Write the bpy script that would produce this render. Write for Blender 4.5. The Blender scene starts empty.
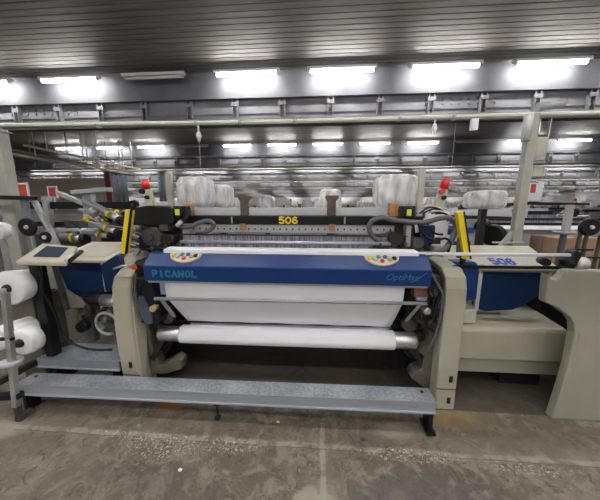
import bpy, bmesh, math, random
from mathutils import Vector, Matrix, Euler
random.seed(7)
PI = math.pi
scn = bpy.context.scene
COL = scn.collection

# ------------------------------------------------------------------ camera
cd = bpy.data.cameras.new('camera'); cam = bpy.data.objects.new('camera', cd); COL.objects.link(cam)
cd.sensor_fit = 'HORIZONTAL'; cd.sensor_width = 36.0; cd.lens = 36.0 * 255 / 600
cd.clip_start = 0.05; cd.clip_end = 300
cam.location = (0, 0, 1.55)
cam.rotation_euler = (math.radians(90 - 9.79), 0, math.radians(3.98))
scn.camera = cam

# ------------------------------------------------------------------ world, exposure
w = bpy.data.worlds.new('world'); scn.world = w; w.use_nodes = True
bg = w.node_tree.nodes['Background']; bg.inputs[0].default_value = (1.0, 0.97, 0.93, 1); bg.inputs[1].default_value = 0.13
scn.view_settings.view_transform = 'Standard'; scn.view_settings.look = 'None'
scn.view_settings.gamma = 1.0; scn.view_settings.use_curve_mapping = False
scn.view_settings.exposure = 1.78
TUBE_POWER = 30.0

# ------------------------------------------------------------------ materials
MATS = {}
def mat(name, col, rough=0.5, metal=0.0, var=0.0, scale=6.0, bump=0.0, emit=0.0, alpha=1.0, dirt=None, dirt_amt=0.0, spec=0.5, stretch=(1,1,1), coat=0.0):
    if name in MATS: return MATS[name]
    m = bpy.data.materials.new(name); m.use_nodes = True
    nt = m.node_tree; b = nt.nodes['Principled BSDF']
    c4 = (col[0], col[1], col[2], 1)
    b.inputs['Base Color'].default_value = c4
    b.inputs['Roughness'].default_value = rough; b.inputs['Metallic'].default_value = metal
    b.inputs['Specular IOR Level'].default_value = spec
    b.inputs['Coat Weight'].default_value = coat
    if emit:
        b.inputs['Emission Color'].default_value = c4; b.inputs['Emission Strength'].default_value = emit
    if alpha < 1: b.inputs['Alpha'].default_value = alpha
    if var or bump or dirt_amt:
        tc = nt.nodes.new('ShaderNodeTexCoord'); mp = nt.nodes.new('ShaderNodeMapping')
        mp.inputs['Scale'].default_value = stretch
        nt.links.new(tc.outputs['Object'], mp.inputs[0])
        n = nt.nodes.new('ShaderNodeTexNoise'); n.inputs['Scale'].default_value = scale
        n.inputs['Detail'].default_value = 6; n.inputs['Roughness'].default_value = 0.6
        nt.links.new(mp.outputs[0], n.inputs['Vector'])
        r = nt.nodes.new('ShaderNodeValToRGB')
        r.color_ramp.elements[0].position = 0.3; r.color_ramp.elements[1].position = 0.7
        lo = [max(0, c * (1 - var)) for c in col]; hi = [min(1, c * (1 + var)) for c in col]
        r.color_ramp.elements[0].color = (*lo, 1); r.color_ramp.elements[1].color = (*hi, 1)
        nt.links.new(n.outputs[0], r.inputs[0])
        out = r.outputs[0]
        if dirt_amt:
            n2 = nt.nodes.new('ShaderNodeTexNoise'); n2.inputs['Scale'].default_value = scale * 0.45; n2.inputs['Detail'].default_value = 8
            nt.links.new(mp.outputs[0], n2.inputs['Vector'])
            r2 = nt.nodes.new('ShaderNodeValToRGB'); r2.color_ramp.elements[0].position = 0.5; r2.color_ramp.elements[1].position = 0.75
            r2.color_ramp.elements[1].color = (dirt_amt,) * 3 + (1,)
            nt.links.new(n2.outputs[0], r2.inputs[0])
            mx = nt.nodes.new('ShaderNodeMix'); mx.data_type = 'RGBA'
            nt.links.new(r2.outputs[0], mx.inputs[0]); nt.links.new(out, mx.inputs[6]); mx.inputs[7].default_value = (*dirt, 1)
            out = mx.outputs[2]
        nt.links.new(out, b.inputs['Base Color'])
        if bump:
            bp = nt.nodes.new('ShaderNodeBump'); bp.inputs['Strength'].default_value = bump; bp.inputs['Distance'].default_value = 0.01
            nt.links.new(n.outputs[0], bp.inputs['Height']); nt.links.new(bp.outputs[0], b.inputs['Normal'])
    MATS[name] = m
    return m

BEIGE = mat('beige_paint', (0.35, 0.335, 0.265), 0.45, var=0.06, scale=4, dirt=(0.26, 0.22, 0.15), dirt_amt=0.35)
BEIGE2 = mat('pale_beige_paint', (0.50, 0.48, 0.41), 0.4, var=0.04, dirt=(0.4, 0.36, 0.28), dirt_amt=0.3)
SHIELD = mat('greenish_beige_paint', (0.27, 0.265, 0.22), 0.45, var=0.08, scale=3, dirt=(0.24, 0.22, 0.17), dirt_amt=0.4)
BLUE = mat('blue_paint', (0.003, 0.036, 0.17), 0.34, var=0.12, scale=5, spec=0.4)
BLUE2 = mat('dark_blue_paint', (0.005, 0.024, 0.085), 0.5, var=0.15, scale=5, spec=0.25)
BLACK = mat('black_plastic', (0.008, 0.008, 0.010), 0.45, var=0.3, spec=0.3)
DARKM = mat('dark_oily_metal', (0.022, 0.020, 0.020), 0.4, 0.2, var=0.4, scale=14, bump=0.2)
CAST = mat('cast_iron_paint', (0.075, 0.073, 0.072), 0.55, 0.2, var=0.3, scale=12)
CASTB = mat('oily_beige_casting', (0.10, 0.092, 0.068), 0.5, var=0.25, scale=10, dirt=(0.07, 0.06, 0.05), dirt_amt=0.8)
STEEL = mat('brushed_steel', (0.62, 0.63, 0.66), 0.32, 0.9, var=0.12, scale=20)
ALU = mat('light_aluminium', (0.50, 0.50, 0.51), 0.45, 0.35, var=0.1, scale=10, stretch=(0.2, 3, 3))
GREYP = mat('grey_paint', (0.36, 0.37, 0.39), 0.5, var=0.12, scale=5)
GREYL = mat('light_grey_paint', (0.52, 0.52, 0.54), 0.5, var=0.08, scale=5)
CLOTH = mat('white_cloth', (0.85, 0.85, 0.90), 0.9, var=0.015, scale=3, spec=0.1)
YARN = mat('white_yarn', (0.80, 0.80, 0.82), 0.95, var=0.03, scale=40, bump=0.3, spec=0.1, stretch=(1, 1, 1))
YEL = mat('yellow_paint', (0.82, 0.62, 0.015), 0.4, var=0.05)
RED = mat('red_lens', (0.62, 0.02, 0.02), 0.3)
REDL = mat('red_label', (0.55, 0.06, 0.05), 0.5)
ORANGE = mat('amber_label', (0.42, 0.22, 0.08), 0.6, var=0.2, scale=20)
BROWN = mat('brown_fibre', (0.10, 0.07, 0.055), 0.6, var=0.3, scale=12)
CREAM = mat('cream_plastic', (0.55, 0.52, 0.42), 0.4, var=0.03)
POST = mat('post_paint', (0.36, 0.36, 0.32), 0.5, var=0.12, scale=5, dirt=(0.3, 0.24, 0.17), dirt_amt=0.5)
PIPEM = mat('white_pipe', (0.62, 0.60, 0.54), 0.45, var=0.06)
HOSE = mat('grey_hose', (0.10, 0.10, 0.115), 0.4, var=0.1)
GLASS = mat('dark_screen', (0.06, 0.075, 0.11), 0.12, var=0.1)
TEAL = mat('teal_lettering', (0.015, 0.20, 0.36), 0.4, var=0.05)
BLUEL = mat('blue_lettering', (0.05, 0.10, 0.55), 0.5, var=0.03)
LAMPH = mat('lamp_housing_paint', (0.55, 0.55, 0.55), 0.5, var=0.05)
TUBE = mat('lit_tube', (1.0, 0.975, 0.935), 0.5, emit=TUBE_POWER)
TUBEOFF = mat('unlit_tube', (0.7, 0.7, 0.72), 0.3, var=0.03)
GIRD = mat('girder_paint', (0.19, 0.195, 0.215), 0.65, 0.0, var=0.18, scale=2.5, dirt=(0.10, 0.09, 0.09), dirt_amt=0.5)
CARD = mat('cardboard', (0.34, 0.22, 0.14), 0.8, var=0.12)
BRICK = mat('red_brown_paint', (0.26, 0.085, 0.075), 0.6, var=0.15)
PAPER = mat('white_paper', (0.75, 0.76, 0.80), 0.8, var=0.02)

def plastic_film():
    m = bpy.data.materials.new('crumpled_plastic_film'); m.use_nodes = True; nt = m.node_tree
    b = nt.nodes['Principled BSDF']; b.inputs['Base Color'].default_value = (0.88, 0.88, 0.90, 1)
    b.inputs['Roughness'].default_value = 0.28
    tc = nt.nodes.new('ShaderNodeTexCoord'); n = nt.nodes.new('ShaderNodeTexNoise'); n.inputs['Scale'].default_value = 7; n.inputs['Detail'].default_value = 4; n.inputs['Distortion'].default_value = 0.6
    mp = nt.nodes.new('ShaderNodeMapping'); mp.inputs['Scale'].default_value = (2.2, 2.2, 0.6); nt.links.new(tc.outputs['Object'], mp.inputs[0]); nt.links.new(mp.outputs[0], n.inputs['Vector'])
    bp = nt.nodes.new('ShaderNodeBump'); bp.inputs['Strength'].default_value = 0.6; bp.inputs['Distance'].default_value = 0.02
    nt.links.new(n.outputs[0], bp.inputs['Height']); nt.links.new(bp.outputs[0], b.inputs['Normal'])
    r = nt.nodes.new('ShaderNodeMapRange'); r.inputs['From Min'].default_value = 0.3; r.inputs['From Max'].default_value = 0.7
    r.inputs['To Min'].default_value = 0.30; r.inputs['To Max'].default_value = 0.85
    nt.links.new(n.outputs[0], r.inputs['Value']); nt.links.new(r.outputs[0], b.inputs['Alpha'])
    return m
FILM = plastic_film()

def tread():
    m = bpy.data.materials.new('tread_plate'); m.use_nodes = True; nt = m.node_tree
    b = nt.nodes['Principled BSDF']; b.inputs['Metallic'].default_value = 0.55; b.inputs['Roughness'].default_value = 0.38
    tc = nt.nodes.new('ShaderNodeTexCoord')
    v = nt.nodes.new('ShaderNodeTexVoronoi'); v.inputs['Scale'].default_value = 55
    nt.links.new(tc.outputs['Object'], v.inputs['Vector'])
    bp = nt.nodes.new('ShaderNodeBump'); bp.inputs['Strength'].default_value = 0.6; bp.inputs['Distance'].default_value = 0.003
    nt.links.new(v.outputs['Distance'], bp.inputs['Height']); nt.links.new(bp.outputs[0], b.inputs['Normal'])
    n = nt.nodes.new('ShaderNodeTexNoise'); n.inputs['Scale'].default_value = 5; n.inputs['Detail'].default_value = 8
    nt.links.new(tc.outputs['Object'], n.inputs['Vector'])
    r = nt.nodes.new('ShaderNodeValToRGB'); r.color_ramp.elements[0].position = 0.3; r.color_ramp.elements[1].position = 0.7
    r.color_ramp.elements[0].color = (0.38, 0.43, 0.50, 1); r.color_ramp.elements[1].color = (0.62, 0.67, 0.74, 1)
    nt.links.new(n.outputs[0], r.inputs[0])
    mx = nt.nodes.new('ShaderNodeMix'); mx.data_type = 'RGBA'; mx.blend_type = 'MULTIPLY'; mx.inputs[0].default_value = 0.6
    r3 = nt.nodes.new('ShaderNodeValToRGB'); r3.color_ramp.elements[0].color = (1, 1, 1, 1); r3.color_ramp.elements[1].color = (0.45, 0.45, 0.45, 1); r3.color_ramp.elements[1].position = 0.8
    nt.links.new(v.outputs['Distance'], r3.inputs[0])
    nt.links.new(r.outputs[0], mx.inputs[6]); nt.links.new(r3.outputs[0], mx.inputs[7]); nt.links.new(mx.outputs[2], b.inputs['Base Color'])
    return m
TREAD = tread()

def reed_mat():
    m = bpy.data.materials.new('reed_wires'); m.use_nodes = True; nt = m.node_tree
    b = nt.nodes['Principled BSDF']; b.inputs['Metallic'].default_value = 0.3; b.inputs['Roughness'].default_value = 0.45
    tc = nt.nodes.new('ShaderNodeTexCoord'); mp = nt.nodes.new('ShaderNodeMapping'); mp.inputs['Scale'].default_value = (60, 1, 4)
    nt.links.new(tc.outputs['Object'], mp.inputs[0])
    n = nt.nodes.new('ShaderNodeTexNoise'); n.inputs['Scale'].default_value = 1.3; n.inputs['Detail'].default_value = 4
    nt.links.new(mp.outputs[0], n.inputs['Vector'])
    r = nt.nodes.new('ShaderNodeValToRGB'); r.color_ramp.elements[0].position = 0.35; r.color_ramp.elements[1].position = 0.65
    r.color_ramp.elements[0].color = (0.13, 0.13, 0.16, 1); r.color_ramp.elements[1].color = (0.42, 0.42, 0.50, 1)
    nt.links.new(n.outputs[0], r.inputs[0]); nt.links.new(r.outputs[0], b.inputs['Base Color'])
    return m
REED = reed_mat()

# ---- concrete floor: worn slab with joints, pale repair strips, flaked paint, oil and rust stains
def floor_mat():
    m = bpy.data.materials.new('worn_concrete'); m.use_nodes = True; nt = m.node_tree; N = nt.nodes; L = nt.links
    b = N['Principled BSDF']; b.inputs['Roughness'].default_value = 0.62
    geo = N.new('ShaderNodeNewGeometry'); sep = N.new('ShaderNodeSeparateXYZ'); L.new(geo.outputs['Position'], sep.inputs[0])
    P = geo.outputs['Position']; X = sep.outputs[0]; Y = sep.outputs[1]
    def val(v): n = N.new('ShaderNodeValue'); n.outputs[0].default_value = v; return n.outputs[0]
    def mth(op, a, c=None, d=None, clamp=False):
        n = N.new('ShaderNodeMath'); n.operation = op; n.use_clamp = clamp
        for i, s in enumerate((a, c, d)):
            if s is None: continue
            if isinstance(s, (int, float)): n.inputs[i].default_value = s
            else: L.new(s, n.inputs[i])
        return n.outputs[0]
    def noise(sc, det=6, dist=0, rough=0.6):
        n = N.new('ShaderNodeTexNoise'); n.inputs['Scale'].default_value = sc; n.inputs['Detail'].default_value = det
        n.inputs['Distortion'].default_value = dist; n.inputs['Roughness'].default_value = rough
        L.new(P, n.inputs['Vector']); return n.outputs[0]
    def ramp(f, a, c):
        n = N.new('ShaderNodeMapRange'); n.interpolation_type = 'SMOOTHSTEP'
        n.inputs['From Min'].default_value = a; n.inputs['From Max'].default_value = c
        L.new(f, n.inputs['Value']); return n.outputs[0]
    def mix(f, a, c):
        n = N.new('ShaderNodeMix'); n.data_type = 'RGBA'
        if isinstance(f, float): n.inputs[0].default_value = f
        else: L.new(f, n.inputs[0])
        for i, s in ((6, a), (7, c)):
            if isinstance(s, tuple): n.inputs[i].default_value = (*s, 1)
            else: L.new(s, n.inputs[i])
        return n.outputs[2]
    n1 = noise(1.3); n2 = noise(7, 8, 0.6, 0.7); n3 = noise(45, 6, 0, 0.75); n4 = noise(16, 8, 1.2, 0.75)
    base = mix(ramp(n1, 0.35, 0.65), (0.115, 0.092, 0.068), (0.185, 0.155, 0.12))
    base = mix(ramp(n2, 0.46, 0.60), base, (0.235, 0.205, 0.17))
    base = mix(mth('MULTIPLY', ramp(n3, 0.5, 0.72), 0.55), base, (0.30, 0.28, 0.24))
    base = mix(mth('MULTIPLY', ramp(n4, 0.52, 0.64), 0.75), base, (0.05, 0.043, 0.04))
    def line(coord, c, halfw, wob, wsc):
        wn = noise(wsc, 5)
        d = mth('ABSOLUTE', mth('SUBTRACT', coord, mth('ADD', c, mth('MULTIPLY', mth('SUBTRACT', wn, 0.5), wob))))
        return mth('SUBTRACT', 1.0, ramp(mth('DIVIDE', d, halfw), 0.4, 1.0))
    def blob(cx, cy, rx, ry, k=0.9):
        dx = mth('DIVIDE', mth('SUBTRACT', X, cx), rx); dy = mth('DIVIDE', mth('SUBTRACT', Y, cy), ry)
        d = mth('SQRT', mth('ADD', mth('MULTIPLY', dx, dx), mth('MULTIPLY', dy, dy)))
        d = mth('ADD', d, mth('MULTIPLY', mth('SUBTRACT', n2, 0.5), 2.2))
        return mth('MULTIPLY', mth('SUBTRACT', 1.0, ramp(d, 0.6, 1.1)), k)
    # joints: pale repair mortar round a dark crack
    j1 = mth('MULTIPLY', line(Y, 1.43, 0.032, 0.06, 2.5), ramp(n2, 0.36, 0.58))
    j2 = mth('MULTIPLY', mth('MULTIPLY', line(X, 0.048, 0.024, 0.05, 3), ramp(n2, 0.34, 0.55)), mth('LESS_THAN', Y, 1.62))
    c = mix(mth('MULTIPLY', j1, 0.75), base, (0.36, 0.33, 0.27)); c = mix(mth('MULTIPLY', j2, 0.8), c, (0.37, 0.34, 0.28))
    c = mix(mth('MULTIPLY', line(Y, 1.412, 0.006, 0.03, 5), 0.6), c, (0.05, 0.045, 0.04))
    for (cx, cy, rx, ry, k) in ((0.02, 1.12, 0.13, 0.07, 0.8), (-2.25, 1.40, 0.22, 0.12, 0.8), (1.3, 1.5, 0.5, 0.09, 0.3), (0.55, 1.58, 0.16, 0.07, 0.6)):
        c = mix(blob(cx, cy, rx, ry, k), c, (0.36, 0.34, 0.27))
    # flaked white paint specks
    fl = ramp(noise(60, 6, 0.6, 0.75), 0.52, 0.62)
    for (cx, cy, rx, ry) in ((0.62, 1.41, 0.36, 0.05), (-1.0, 1.36, 0.32, 0.09), (-1.2, 1.43, 0.4, 0.04), (-0.55, 1.40, 0.25, 0.05), (1.25, 1.37, 0.3, 0.04)):
        c = mix(mth('MULTIPLY', blob(cx, cy, rx, ry, 1.0), mth('MULTIPLY', fl, 0.9)), c, (0.62, 0.60, 0.56))
    fl2 = ramp(noise(24, 3, 0.2, 0.6), 0.70, 0.74)
    c = mix(mth('MULTIPLY', fl2, 0.5), c, (0.50, 0.48, 0.44))
    # rust and oil
    c = mix(blob(1.02, 1.72, 0.22, 0.09, 0.75), c, (0.28, 0.17, 0.05))
    c = mix(blob(-1.15, 1.69, 0.12, 0.05, 0.8), c, (0.40, 0.17, 0.03))
    c = mix(blob(-1.1, 1.85, 0.10, 0.06, 0.95), c, (0.55, 0.30, 0.03))
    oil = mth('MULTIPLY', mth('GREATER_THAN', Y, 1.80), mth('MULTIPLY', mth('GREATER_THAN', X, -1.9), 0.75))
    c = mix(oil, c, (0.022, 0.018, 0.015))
    c = mix(blob(1.45, 1.62, 0.55, 0.18, 0.45), c, (0.10, 0.082, 0.06))
    c = mix(blob(0.6, 1.15, 0.5, 0.18, 0.55), c, (0.10, 0.095, 0.10))
    c = mix(blob(-0.9, 1.15, 0.6, 0.10, 0.35), c, (0.10, 0.09, 0.085))
    c = mix(blob(-1.9, 1.3, 0.4, 0.09, 0.4), c, (0.09, 0.08, 0.07))
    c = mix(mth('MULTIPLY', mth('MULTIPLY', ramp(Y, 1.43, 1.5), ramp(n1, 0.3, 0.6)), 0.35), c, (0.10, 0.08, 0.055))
    c = mix(blob(0.32, 1.50, 0.022, 0.018, 0.9), c, (0.03, 0.025, 0.025))
    L.new(c, b.inputs['Base Color'])
    bp = N.new('ShaderNodeBump'); bp.inputs['Strength'].default_value = 0.35; bp.inputs['Distance'].default_value = 0.01
    L.new(mth('ADD', n3, n2), bp.inputs['Height']); L.new(bp.outputs[0], b.inputs['Normal'])
    return m

def ceil_mat():
    m = bpy.data.materials.new('ribbed_ceiling_sheet'); m.use_nodes = True; nt = m.node_tree; N = nt.nodes; L = nt.links
    b = N['Principled BSDF']; b.inputs['Roughness'].default_value = 0.6; b.inputs['Metallic'].default_value = 0.0; b.inputs['Specular IOR Level'].default_value = 0.25
    tc = N.new('ShaderNodeTexCoord'); mp = N.new('ShaderNodeMapping'); mp.inputs['Scale'].default_value = (0.5, 7, 1); L.new(tc.outputs['Object'], mp.inputs[0])
    n = N.new('ShaderNodeTexNoise'); n.inputs['Scale'].default_value = 1.6; n.inputs['Detail'].default_value = 7; n.inputs['Roughness'].default_value = 0.65
    L.new(mp.outputs[0], n.inputs['Vector'])
    r = N.new('ShaderNodeValToRGB'); r.color_ramp.elements[0].position = 0.3; r.color_ramp.elements[1].position = 0.72
    r.color_ramp.elements[0].color = (0.13, 0.115, 0.105, 1); r.color_ramp.elements[1].color = (0.25, 0.235, 0.225, 1)
    L.new(n.outputs[0], r.inputs[0]); L.new(r.outputs[0], b.inputs['Base Color'])
    return m

# ------------------------------------------------------------------ mesh building
class MB:
    def __init__(s): s.bm = bmesh.new()
    def box(s, x0, x1, y0, y1, z0, z1):
        v = [s.bm.verts.new((x, y, z)) for x in (x0, x1) for y in (y0, y1) for z in (z0, z1)]
        for f in ((0, 1, 3, 2), (4, 6, 7, 5), (0, 4, 5, 1), (2, 3, 7, 6), (0, 2, 6, 4), (1, 5, 7, 3)):
            s.bm.faces.new([v[i] for i in f])
        return s
    def obox(s, c, size, rot):
        M = Matrix.Translation(c) @ Euler(rot).to_matrix().to_4x4()
        sx, sy, sz = (k / 2 for k in size)
        v = [s.bm.verts.new(M @ Vector((x, y, z))) for x in (-sx, sx) for y in (-sy, sy) for z in (-sz, sz)]
        for f in ((0, 1, 3, 2), (4, 6, 7, 5), (0, 4, 5, 1), (2, 3, 7, 6), (0, 2, 6, 4), (1, 5, 7, 3)):
            s.bm.faces.new([v[i] for i in f])
        return s
    def prism(s, pts, ax, a0, a1):
        def P(p, a):
            return {'x': (a, p[0], p[1]), 'y': (p[0], a, p[1]), 'z': (p[0], p[1], a)}[ax]
        A = [s.bm.verts.new(P(p, a0)) for p in pts]; B = [s.bm.verts.new(P(p, a1)) for p in pts]
        s.bm.faces.new(A); s.bm.faces.new(B[::-1]); n = len(pts)
        for i in range(n): s.bm.faces.new((A[i], B[i], B[(i + 1) % n], A[(i + 1) % n]))
        return s
    def lathe(s, p0, p1, prof, n=20):
        """prof: (t along p0->p1 in 0..1, radius)"""
        p0 = Vector(p0); p1 = Vector(p1); d = (p1 - p0)
        z = d.normalized(); x = z.orthogonal().normalized(); y = z.cross(x)
        rings = []
        for t, r in prof:
            c = p0 + d * t
            rings.append([s.bm.verts.new(c + (x * math.cos(2 * PI * k / n) + y * math.sin(2 * PI * k / n)) * max(r, 1e-4)) for k in range(n)])
        for a, b in zip(rings, rings[1:]):
            for k in range(n):
                f = s.bm.faces.new((a[k], a[(k + 1) % n], b[(k + 1) % n], b[k])); f.smooth = True
        s.bm.faces.new(rings[0][::-1]); s.bm.faces.new(rings[-1])
        return s
    def cyl(s, p0, p1, r, n=20): return s.lathe(p0, p1, [(0, r), (1, r)], n)
    def tube(s, pts, r, n=8, smooth=5):
        pts = [Vector(p) for p in pts]
        if smooth and len(pts) > 2:
            q = []; E = [pts[0]] + pts + [pts[-1]]
            for i in range(1, len(E) - 2):
                a, b, c, d = E[i - 1:i + 3]
                for k in range(smooth):
                    t = k / smooth
                    q.append(0.5 * ((2 * b) + (c - a) * t + (2 * a - 5 * b + 4 * c - d) * t * t + (3 * b - a - 3 * c + d) * t ** 3))
            q.append(pts[-1]); pts = q
        rings = []; up = None
        for i, p in enumerate(pts):
            d = (pts[min(i + 1, len(pts) - 1)] - pts[max(i - 1, 0)]).normalized()
            if up is None: up = d.orthogonal().normalized()
            x = (up - d * up.dot(d)).normalized(); up = x; y = d.cross(x)
            rings.append([s.bm.verts.new(p + (x * math.cos(2 * PI * k / n) + y * math.sin(2 * PI * k / n)) * r) for k in range(n)])
        for a, b in zip(rings, rings[1:]):
            for k in range(n):
                f = s.bm.faces.new((a[k], a[(k + 1) % n], b[(k + 1) % n], b[k])); f.smooth = True
        s.bm.faces.new(rings[0][::-1]); s.bm.faces.new(rings[-1])
        return s
    def bar(s, p0, p1, w_, h_):
        p0 = Vector(p0); p1 = Vector(p1); d = p1 - p0; z = d.normalized()
        up = Vector((0, 0, 1)) if abs(z.z) < 0.95 else Vector((0, 1, 0))
        x = z.cross(up).normalized(); y = x.cross(z)
        v = []
        for p in (p0, p1):
            for a, b in ((-1, -1), (1, -1), (1, 1), (-1, 1)): v.append(s.bm.verts.new(p + x * a * w_ / 2 + y * b * h_ / 2))
        for f in ((0, 3, 2, 1), (4, 5, 6, 7), (0, 1, 5, 4), (1, 2, 6, 5), (2, 3, 7, 6), (3, 0, 4, 7)): s.bm.faces.new([v[i] for i in f])
        return s
    def blob(s, c, size, amp=0.06, seed=0, n=14, square=3.5):
        """lumpy rounded box (superellipsoid) for wrapped or draped shapes"""
        rnd = random.Random(seed); ph = [rnd.uniform(0, 6.28) for _ in range(6)]
        M = 2 * n; rings = []
        for i in range(n + 1):
            th = PI * i / n; ring = []
            for j in range(M):
                a = 2 * PI * j / M
                d = Vector((math.sin(th) * math.cos(a), math.sin(th) * math.sin(a), math.cos(th)))
                e = (abs(d.x) ** square + abs(d.y) ** square + abs(d.z) ** square) ** (-1 / square)
                k = e * (1 + amp * (math.sin(5 * d.x + ph[0]) * math.sin(6 * d.z + ph[1]) + 0.6 * math.sin(11 * d.y + ph[2] + 4 * d.z) + 0.5 * math.sin(13 * d.x + 9 * d.z + ph[3])))
                ring.append(s.bm.verts.new((c[0] + d.x * k * size[0] / 2, c[1] + d.y * k * size[1] / 2, c[2] + d.z * k * size[2] / 2)))
            rings.append(ring)
        for a, b in zip(rings, rings[1:]):
            for j in range(M):
                f = s.bm.faces.new((a[j], b[j], b[(j + 1) % M], a[(j + 1) % M])); f.smooth = True
        return s
    def build(s, name, m, parent=None, origin=None, bevel=0.0, seg=2):
        bmesh.ops.remove_doubles(s.bm, verts=s.bm.verts, dist=1e-5)
        bmesh.ops.recalc_face_normals(s.bm, faces=s.bm.faces)
        o0 = Vector(origin) if origin is not None else Vector((0, 0, 0))
        base = world_loc(parent) if parent is not None else Vector((0, 0, 0))
        if origin is None and parent is not None: o0 = base.copy()
        for v in s.bm.verts: v.co -= o0
        me = bpy.data.meshes.new(name); s.bm.to_mesh(me); s.bm.free(); me.materials.append(m)
        o = bpy.data.objects.new(name, me); COL.objects.link(o)
        if parent is not None: o.parent = parent
        o.location = o0 - base
        if bevel:
            b = o.modifiers.new('bevel', 'BEVEL'); b.width = bevel; b.segments = seg; b.limit_method = 'ANGLE'; b.angle_limit = math.radians(40)
        return o
def world_loc(o):
    v = Vector((0, 0, 0))
    while o is not None: v += Vector(o.location); o = o.parent
    return v
def tag(o, label, cat, group=None, kind=None):
    if label: o['label'] = label
    if cat: o['category'] = cat
    if group: o['group'] = group
    if kind: o['kind'] = kind
    return o
def thing(name, label, cat, loc, group=None):
    o = bpy.data.objects.new(name, None); COL.objects.link(o); o.location = loc; o.empty_display_size = 0.1
    return tag(o, label, cat, group)
def struct(name, mb, m, **k):
    o = mb.build(name, m, **k); o['kind'] = 'structure'; return o
def copy_tree(o, parent=None):
    c = o.copy(); COL.objects.link(c); c.parent = parent
    for ch in list(o.children): copy_tree(ch, c)
    return c
def text(name, body, size, m, parent, loc, rot, shear=0.0, bold=0.0, depth=0.001, sx=1.0, track=1.0):
    cu = bpy.data.curves.new(name, 'FONT'); cu.body = body; cu.size = size; cu.align_x = 'CENTER'; cu.align_y = 'CENTER'
    cu.extrude = depth; cu.shear = shear; cu.offset = bold; cu.space_character = track
    t = bpy.data.objects.new(name, cu); COL.objects.link(t)
    dg = bpy.context.evaluated_depsgraph_get(); me = bpy.data.meshes.new_from_object(t.evaluated_get(dg))
    bpy.data.objects.remove(t); bpy.data.curves.remove(cu)
    R = Matrix.Translation(loc) @ Euler(rot).to_matrix().to_4x4() @ Matrix.Diagonal((sx, 1, 1, 1))
    me.transform(R); base = world_loc(parent); me.transform(Matrix.Translation(-base))
    me.materials.clear(); me.materials.append(m)
    o = bpy.data.objects.new(name, me); COL.objects.link(o); o.parent = parent
    return o

GL = {'5': [[(.9, 1), (.15, 1), (.1, .55), (.6, .62), (.92, .42), (.85, .1), (.5, 0), (.08, .1)]], '0': [[(.5, 1), (.88, .85), (.95, .5), (.88, .15), (.5, 0), (.12, .15), (.05, .5), (.12, .85), (.5, 1)]],
      '6': [[(.88, .88), (.55, 1), (.2, .85), (.08, .5), (.12, .15), (.5, 0), (.88, .1), (.92, .4), (.6, .6), (.12, .45)]],
      'P': [[(.05, 0), (.05, 1), (.7, 1), (.92, .78), (.7, .5), (.05, .5)]], 'I': [[(.5, 0), (.5, 1)]], 'C': [[(.92, .85), (.5, 1), (.08, .8), (.08, .2), (.5, 0), (.92, .15)]],
      'A': [[(0, 0), (.5, 1), (1, 0)], [(.22, .35), (.78, .35)]], 'N': [[(.05, 0), (.05, 1), (.95, 0), (.95, 1)]], 'O': [[(.5, 1), (.9, .8), (.9, .2), (.5, 0), (.1, .2), (.1, .8), (.5, 1)]], 'L': [[(.08, 1), (.08, 0), (.9, 0)]]}
def strokes(name, body, x0, width, h, m, parent, origin, tilt, r, gap=0.3):
    """bold lettering raised slightly on a face: strokes of flat bar; origin = lower left corner"""
    cnt = 0; n = len(body); cw = width / (n + (n - 1) * gap); mb = MB(); M = Matrix.Translation(origin) @ Euler((tilt, 0, 0)).to_matrix().to_4x4()
    for i, ch in enumerate(body):
        for st in GL[ch]:
            pts = [(i * cw * (1 + gap) + (p[0] if ch != 'I' else .5) * cw, p[1] * h) for p in st]
            for a, b in zip(pts, pts[1:]):
                d = Vector((b[0] - a[0], b[1] - a[1], 0)); L_ = d.length; u_ = d / L_; nn = Vector((-u_.y, u_.x, 0))
                cnt = (cnt + 1) % 9
                A_ = Vector((a[0], a[1], 0)) - u_ * r * 0.7; B_ = Vector((b[0], b[1], 0)) + u_ * r * 0.7
                v = [mb.bm.verts.new(M @ (q + k * nn * r + Vector((0, 0, zz)))) for zz in (0, 0.0015 + 0.0004 * cnt) for q, k in ((A_, -1), (B_, -1), (B_, 1), (A_, 1))]
                for f in ((0, 3, 2, 1), (4, 5, 6, 7), (0, 1, 5, 4), (1, 2, 6, 5), (2, 3, 7, 6), (3, 0, 4, 7)): mb.bm.faces.new([v[q] for q in f])
    me_o = bpy.data.meshes.new(name); base = world_loc(parent)
    for v in mb.bm.verts: v.co -= base
    bmesh.ops.recalc_face_normals(mb.bm, faces=mb.bm.faces)
    mb.bm.to_mesh(me_o); mb.bm.free(); me_o.materials.append(m)
    o = bpy.data.objects.new(name, me_o); COL.objects.link(o); o.parent = parent
    return o

# ================================================================== SETTING
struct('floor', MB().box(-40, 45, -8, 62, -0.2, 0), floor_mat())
CEIL = 4.30
mb = MB(); pts = []; y = -8.0
while y < 62:
    pts += [(y, CEIL), (y + 0.105, CEIL), (y + 0.11, CEIL + 0.01), (y + 0.12, CEIL + 0.01)]; y += 0.125
pts = pts + [(62, CEIL + 0.25), (-8, CEIL + 0.25)]
n = len(pts) - 2
A = [mb.bm.verts.new((-40, p[0], p[1])) for p in pts[:n]]; B = [mb.bm.verts.new((45, p[0], p[1])) for p in pts[:n]]
for i in range(n - 1): mb.bm.faces.new((A[i], B[i], B[i + 1], A[i + 1]))
top = [mb.bm.verts.new(c) for c in ((-40, -8, CEIL + 0.3), (45, -8, CEIL + 0.3), (45, 62, CEIL + 0.3), (-40, 62, CEIL + 0.3))]; mb.bm.faces.new(top)
struct('ceiling', mb, ceil_mat())
WALLM = mat('grey_wall_paint', (0.62, 0.61, 0.6), 0.7, var=0.1, scale=0.6)
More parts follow.
